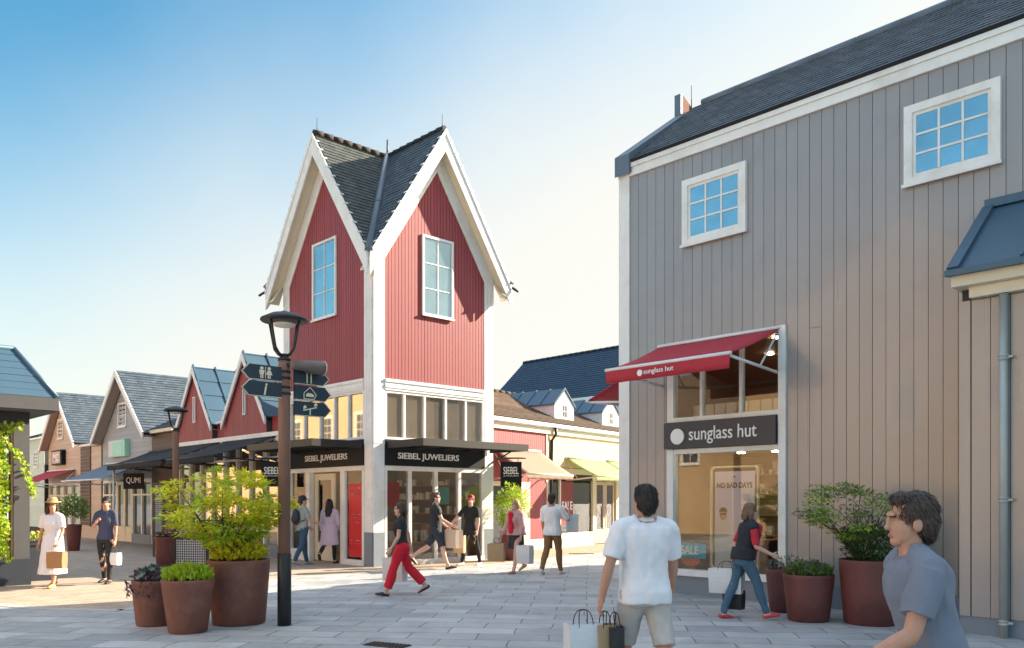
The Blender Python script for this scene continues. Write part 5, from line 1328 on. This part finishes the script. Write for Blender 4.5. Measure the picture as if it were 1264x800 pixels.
def bag(label, hand, w, d, h, m, ang, handle=.16, tilt=0, name='shopping_bag', hm='paper_black', logo=None, off=(0,0)):
    """paper carrier hanging from its two loops at a hand"""
    p = Vector(hand)+CR*off[0]+Z*off[1]; base = p-Z*(h+handle)
    t = thing(name,label,'bag',base,ang,'bags the shoppers carry')
    m4 = Matrix.Rotation(tilt,4,'Y'); bm = B()
    hw,hd = w/2,d/2; fl = 1.05
    nz=6; rings=[]
    for k in range(nz+1):
        z=h*k/nz; s_=1+.05*k/nz; bulge=.012*math.sin(math.pi*k/nz); g=hd*(.25 if k==nz else .55 if k==nz-1 else 1)
        rings.append([bm.verts.new(v) for v in ((-hw*s_,-hd-bulge,z),(0,-hd-bulge*2,z),(hw*s_,-hd-bulge,z),(hw*s_-g*.0,-hd*.1,z) if 0 else (hw*s_*.985,0,z),(hw*s_,hd+bulge,z),(0,hd+bulge*2,z),(-hw*s_,hd+bulge,z),(-hw*s_*.985,0,z))])
    for a,b_ in zip(rings,rings[1:]):
        for i in range(8): bm.faces.new((a[i],a[(i+1)%8],b_[(i+1)%8],b_[i]))
    bm.faces.new(rings[0][::-1]); 
    top=[bm.verts.new(v.co-Z*.02) for v in rings[-1]]
    bm.faces.new(top)
    for i in range(8): bm.faces.new((rings[-1][i],rings[-1][(i+1)%8],top[(i+1)%8],top[i]))
    o = obj('bag_body',bm,m); o.parent=t
    for sy in (-1,1):
        bm=B(); tube(bm,[Vector((-w*.22*max(0,math.cos(a))**.6 if a<math.pi/2 else w*.22*abs(math.cos(a))**.6,sy*hd*(1-.85*math.sin(a)**2),h-.03+(handle+.03)*max(0,math.sin(a))**.8)) for a in (math.pi*k/14 for k in range(15))],.004,6)
        q = obj('handle',bm,hm); q.parent=t
    return t
# ================================================================== who is in the square
def dp(fy): return F*CH/(fy-HZ)
WHITE,BLACK,RED = (.78,.77,.78),(.018,.018,.02),(.62,.012,.03)
t,h = person('woman in white dress with straw hat and yellow flats walking past the kiosk',65,dp(725),183,1.64,dict(L=(16,6,3),R=(-10,14,3),LA=(8,10,35,0),RA=(-4,12,16,0),yaw=35,lean=1),
    dict(dress=((.76,.74,.80),.30,.75,.018,.08,.10),hair=(.035,.022,.016),hair_style='vlong',hat=(.42,.27,.13),shoes=(.70,.55,.20)),'tan',True,.010)
bag('small tan leather bag in the hand of the woman in white',h[-1],.30,.14,.30,'leather_tan',R(40),.12,hm='leather_tan')
t,h = person('woman in navy top and black trousers crossing behind the planters, one arm bent',131,dp(720),182,1.68,dict(L=(9,4,2),R=(-6,8,2),LA=(2,6,10,0),RA=(22,6,105,55),yaw=20),
    dict(top=((.05,.06,.11),.90,.85,.016,.02),trousers=((.015,.015,.018),1,.006,0),hair=(.015,.012,.012),hair_style='bun',shoes=(.03,.03,.03)),'tan',True,.010)
bag('small white carrier hanging from the arm of the woman in navy top',h[-1],.24,.1,.24,'paper_white',R(20),.14,tilt=R(14))
person('man in grey tee, jeans and dark cap with backpack by the jeweller\'s door',374,dp(697.5),55,1.72,dict(L=(12,4,2),R=(-10,16,2),LA=(10,8,40,0),RA=(15,8,60,20)),
    dict(top=((.30,.34,.36),.90,.8,.018,.02),trousers=((.035,.09,.16),1,.012,0),cap=(.03,.035,.05),backpack=(.025,.03,.045),shoes=(.30,.30,.32),hair=(.05,.035,.025)),'fair')
person('woman in lilac coat with long black hair stepping towards the open shop door',407,dp(696),8,1.64,dict(L=(-16,40,2),R=(6,2,2),LA=(2,10,12,0),RA=(8,10,18,0)),
    dict(coat=((.56,.44,.55),.52,1.95,.03,.10),trousers=((.015,.015,.017),1,.006,0),hair=(.012,.011,.012),hair_style='long',shoes=(.03,.03,.03)),'fair',True)
t,h = person('woman in black top and bright red trousers striding past the tower with a white bag',496,dp(735),262,1.63,dict(L=(22,4,3),R=(-20,22,3),LA=(10,14,25,0),RA=(-28,16,22,0),lean=4,yaw=10),
    dict(top=((.022,.022,.026),.98,.55,.014,.0),trousers=(RED,.90,.018,.02),hair=(.07,.04,.025),hair_style='bob',shoes=(.03,.03,.03)),'fair',True,.010)
bag('white paper carrier swinging beside the woman in red trousers',h[1],.40,.16,.40,'paper_white',R(20),.16,tilt=R(8),off=(-.28,.06))
t,h = person('tall man in black tee and dark shorts walking right past the shop window',538,dp(702.5),82,1.84,dict(L=(-24,34,3),R=(20,3,3),LA=(12,8,40,0),RA=(24,6,38,-5)),
    dict(top=((.022,.024,.03),.88,.62,.020,.03),trousers=((.03,.035,.055),.46,.022,.02),hair=(.10,.06,.035),shoes=(.03,.03,.03)),'fair')
bag('beige paper carrier in the hands of the tall man in shorts',h[1],.50,.18,.42,'paper_beige',R(-10),.12,off=(-.05,.06))
bag('narrow tan carrier behind the beige one, held by the man in shorts',h[-1],.26,.14,.42,'paper_brown',R(30),.12,off=(.22,-.02))
person('young man in red cap and black clothes, one arm held out',581,dp(698),215,1.74,dict(L=(-6,4,9),R=(10,6,9),LA=(6,14,14,0),RA=(18,38,18,-10),yaw=25),
    dict(top=((.018,.018,.02),.90,.75,.016,.01),trousers=((.015,.015,.016),1,.008,0),cap=(.50,.03,.04),shoes=(.70,.70,.68),hair=(.06,.04,.03)),'fair')
t,h = person('woman in red top and dusty pink cape coat carrying bags',637,dp(707.5),225,1.66,dict(L=(16,4,3),R=(-16,24,3),LA=(4,12,16,0),RA=(10,12,26,0),lean=3),
    dict(coat=((.52,.30,.29),.92,1.85,.038,.22),front=RED,front_g=.095,skirt=((.03,.03,.045),.60,.012,.05,.05),hair=(.46,.29,.12),hair_style='bob',shoes=(.45,.25,.18)),'fair',True)
bag('tan paper carrier in front of the woman in the pink coat',h[1],.36,.16,.40,'paper_brown',R(30),.12,off=(-.08,0))
bag('white carrier behind the woman in the pink coat',h[-1],.34,.16,.40,'paper_white',R(10),.12,off=(.10,.02))
t,h = person('young man in loose white tee and brown trousers walking away up the street',682,dp(709),28,1.78,dict(L=(-12,18,2),R=(14,4,2),LA=(6,10,16,0),RA=(30,20,110,20)),
    dict(top=((.78,.77,.79),.86,.9,.03,.04),trousers=((.24,.13,.05),1,.014,.0),hair=(.045,.028,.018),shoes=(.75,.75,.75)),'tan')
bag('white paper carrier over the arm of the young man in white tee',h[1],.26,.12,.40,'paper_white',R(40),.12,off=(.06,-.02))
t,h = person('man in white polo and pale shorts seen from behind, walking away with bags',796,6.42,350,1.76,dict(L=(18,8,4),R=(-16,30,4),LA=(-6,20,14,0),RA=(12,12,20,0),twist=2),
    dict(top=((.78,.77,.80),.86,.78,.032,.05),topname='polo_shirt',collar=(.78,.77,.80),trousers=((.50,.46,.43),.47,.022,.035),hair=(.03,.022,.018),nstrand=2500,shoes=(.3,.2,.12)),'tan',False,.0085)
bag('large white paper carrier held by the man in the white polo, leftmost of his three',h[-1],.26,.13,.36,'paper_white',R(62),.10,off=(-.12,.01))
bag('brown paper carrier between the white one and the black one',h[-1],.13,.10,.36,'paper_brown',R(60),.10,off=(.045,0))
bag('black paper carrier nearest the leg of the man in the white polo',h[-1],.10,.22,.36,'paper_black',R(50),.10,off=(.12,-.01))
t,h = person('person in dark jacket over red top and jeans hurrying past the shop window',917,11.35,84,1.62,dict(L=(-14,6,3),R=(26,8,3),LA=(-14,10,22,0),RA=(14,8,62,0),lean=12,yaw=-5),
    dict(top=((.50,.02,.04),.92,.95,.016,.01),coat=((.02,.022,.03),.92,.12,.034,.02),front=(.50,.02,.04),front_g=.075,trousers=((.06,.12,.19),1,.012,0),hair=(.20,.12,.07),hair_style='bob',shoes=(.60,.05,.06)),'fair',True,.010)
bag('white paper carrier held by the person in the dark jacket',h[-1],.44,.18,.34,'paper_white',R(15),.10,off=(-.10,.08),tilt=R(6))
bag('small black bag under the white carrier of the person in the dark jacket',h[-1],.26,.14,.26,'paper_black',R(10),.10,off=(.0,-.22))
person('man in grey-blue tee leaning forward, striding left across the right foreground',1158,3.75,278,1.72,dict(L=(24,6,3),R=(-22,26,3),LA=(30,10,44,0),RA=(-16,10,30,0),lean=13,nod=-6),
    dict(top=((.17,.20,.26),.86,.72,.026,.02),collar=(.15,.18,.24),trousers=((.16,.18,.22),1,.02,0),hair=(.06,.04,.028),nstrand=3500,shoes=(.2,.2,.2)),'tan',False,.007)

# ================================================================== light, sky, camera
sun_d = Vector((.30,.95,.47)).normalized()
sun = bpy.data.lights.new('sun','SUN'); sun.energy = 5.0; sun.angle = R(.55); sun.color = (1,.86,.66)
so = bpy.data.objects.new('sun',sun); COL.objects.link(so); so.rotation_euler = (-sun_d).to_track_quat('-Z','Y').to_euler()
w = bpy.data.worlds.new('World'); bpy.context.scene.world = w; w.use_nodes = True; nt = w.node_tree
bg = nt.nodes['Background']; sk = nt.nodes.new('ShaderNodeTexSky'); sk.sky_type='NISHITA'; sk.sun_disc=False
sk.sun_elevation = math.asin(sun_d.z); sk.sun_rotation = math.atan2(sun_d.x,sun_d.y); sk.air_density=1.0; sk.dust_density=1.4; sk.ozone_density=1.6

# the sky itself: clear blue away from the sun, milky haze towards the sun and the horizon, plus an unseen bright cloud layer added overhead as fill light
hs = nt.nodes.new('ShaderNodeHueSaturation'); hs.inputs['Saturation'].default_value=1.32; hs.inputs['Value'].default_value=.68; nt.links.new(sk.outputs[0],hs.inputs['Color'])
tc = nt.nodes.new('ShaderNodeTexCoord'); sx = nt.nodes.new('ShaderNodeSeparateXYZ'); nt.links.new(tc.outputs['Generated'],sx.inputs[0])
dt = nt.nodes.new('ShaderNodeVectorMath'); dt.operation='DOT_PRODUCT'; nt.links.new(tc.outputs['Generated'],dt.inputs[0]); dt.inputs[1].default_value=(.30,.95,0)
f1 = math_n(nt,'MULTIPLY_ADD',dt.outputs['Value'],1.14); f1.node.inputs[2].default_value=1.13
f2 = math_n(nt,'MULTIPLY_ADD',sx.outputs[2],-2.3); nt.links.new(f1,f2.node.inputs[2])
def ramp(v,a,b,k):
    m = nt.nodes.new('ShaderNodeMapRange'); m.interpolation_type='SMOOTHSTEP'; m.inputs['From Min'].default_value=a; m.inputs['From Max'].default_value=b; m.inputs['To Max'].default_value=k; nt.links.new(v,m.inputs['Value']); return m.outputs[0]
nz = nt.nodes.new('ShaderNodeTexNoise'); nz.inputs['Scale'].default_value=3.0; nz.inputs['Detail'].default_value=5; nt.links.new(tc.outputs['Generated'],nz.inputs['Vector'])
f3 = math_n(nt,'ADD',f2,math_n(nt,'MULTIPLY_ADD',nz.outputs['Fac'],.34)); f3.node.inputs[1].links[0].from_node.inputs[2].default_value=-.17
m1 = nt.nodes.new('ShaderNodeMixRGB'); nt.links.new(ramp(f3,-.05,1.05,.97),m1.inputs[0]); mt = nt.nodes.new('ShaderNodeMixRGB'); mt.blend_type='MULTIPLY'; mt.inputs[0].default_value=1; nt.links.new(hs.outputs[0],mt.inputs[1]); mt.inputs[2].default_value=(.95,1.22,1.0,1); nt.links.new(mt.outputs[0],m1.inputs[1]); m1.inputs[2].default_value=(2.78,2.70,2.5,1)
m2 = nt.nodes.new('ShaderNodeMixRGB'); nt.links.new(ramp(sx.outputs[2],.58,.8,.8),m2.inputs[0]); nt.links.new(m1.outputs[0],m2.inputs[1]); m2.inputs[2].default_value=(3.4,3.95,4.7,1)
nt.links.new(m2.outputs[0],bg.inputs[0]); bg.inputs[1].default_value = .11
cam = bpy.data.cameras.new('camera'); co = bpy.data.objects.new('camera',cam); COL.objects.link(co)
cam.sensor_width=36; cam.lens=36*F/1264; cam.shift_y=(HZ-400)/1264; cam.clip_end=2000; cam.clip_start=.05
co.location=(0,0,CH); co.rotation_euler=(R(90),0,math.atan2(.7234,.6905))
sc = bpy.context.scene; sc.camera = co
sc.view_settings.view_transform='Standard'; sc.view_settings.look='None'; sc.view_settings.gamma=1; sc.view_settings.exposure=1.72
sc.cycles.max_bounces=8; sc.cycles.transparent_max_bounces=12; sc.cycles.use_denoising=True
try: sc.cycles.denoiser='OPENIMAGEDENOISE'
except Exception: pass
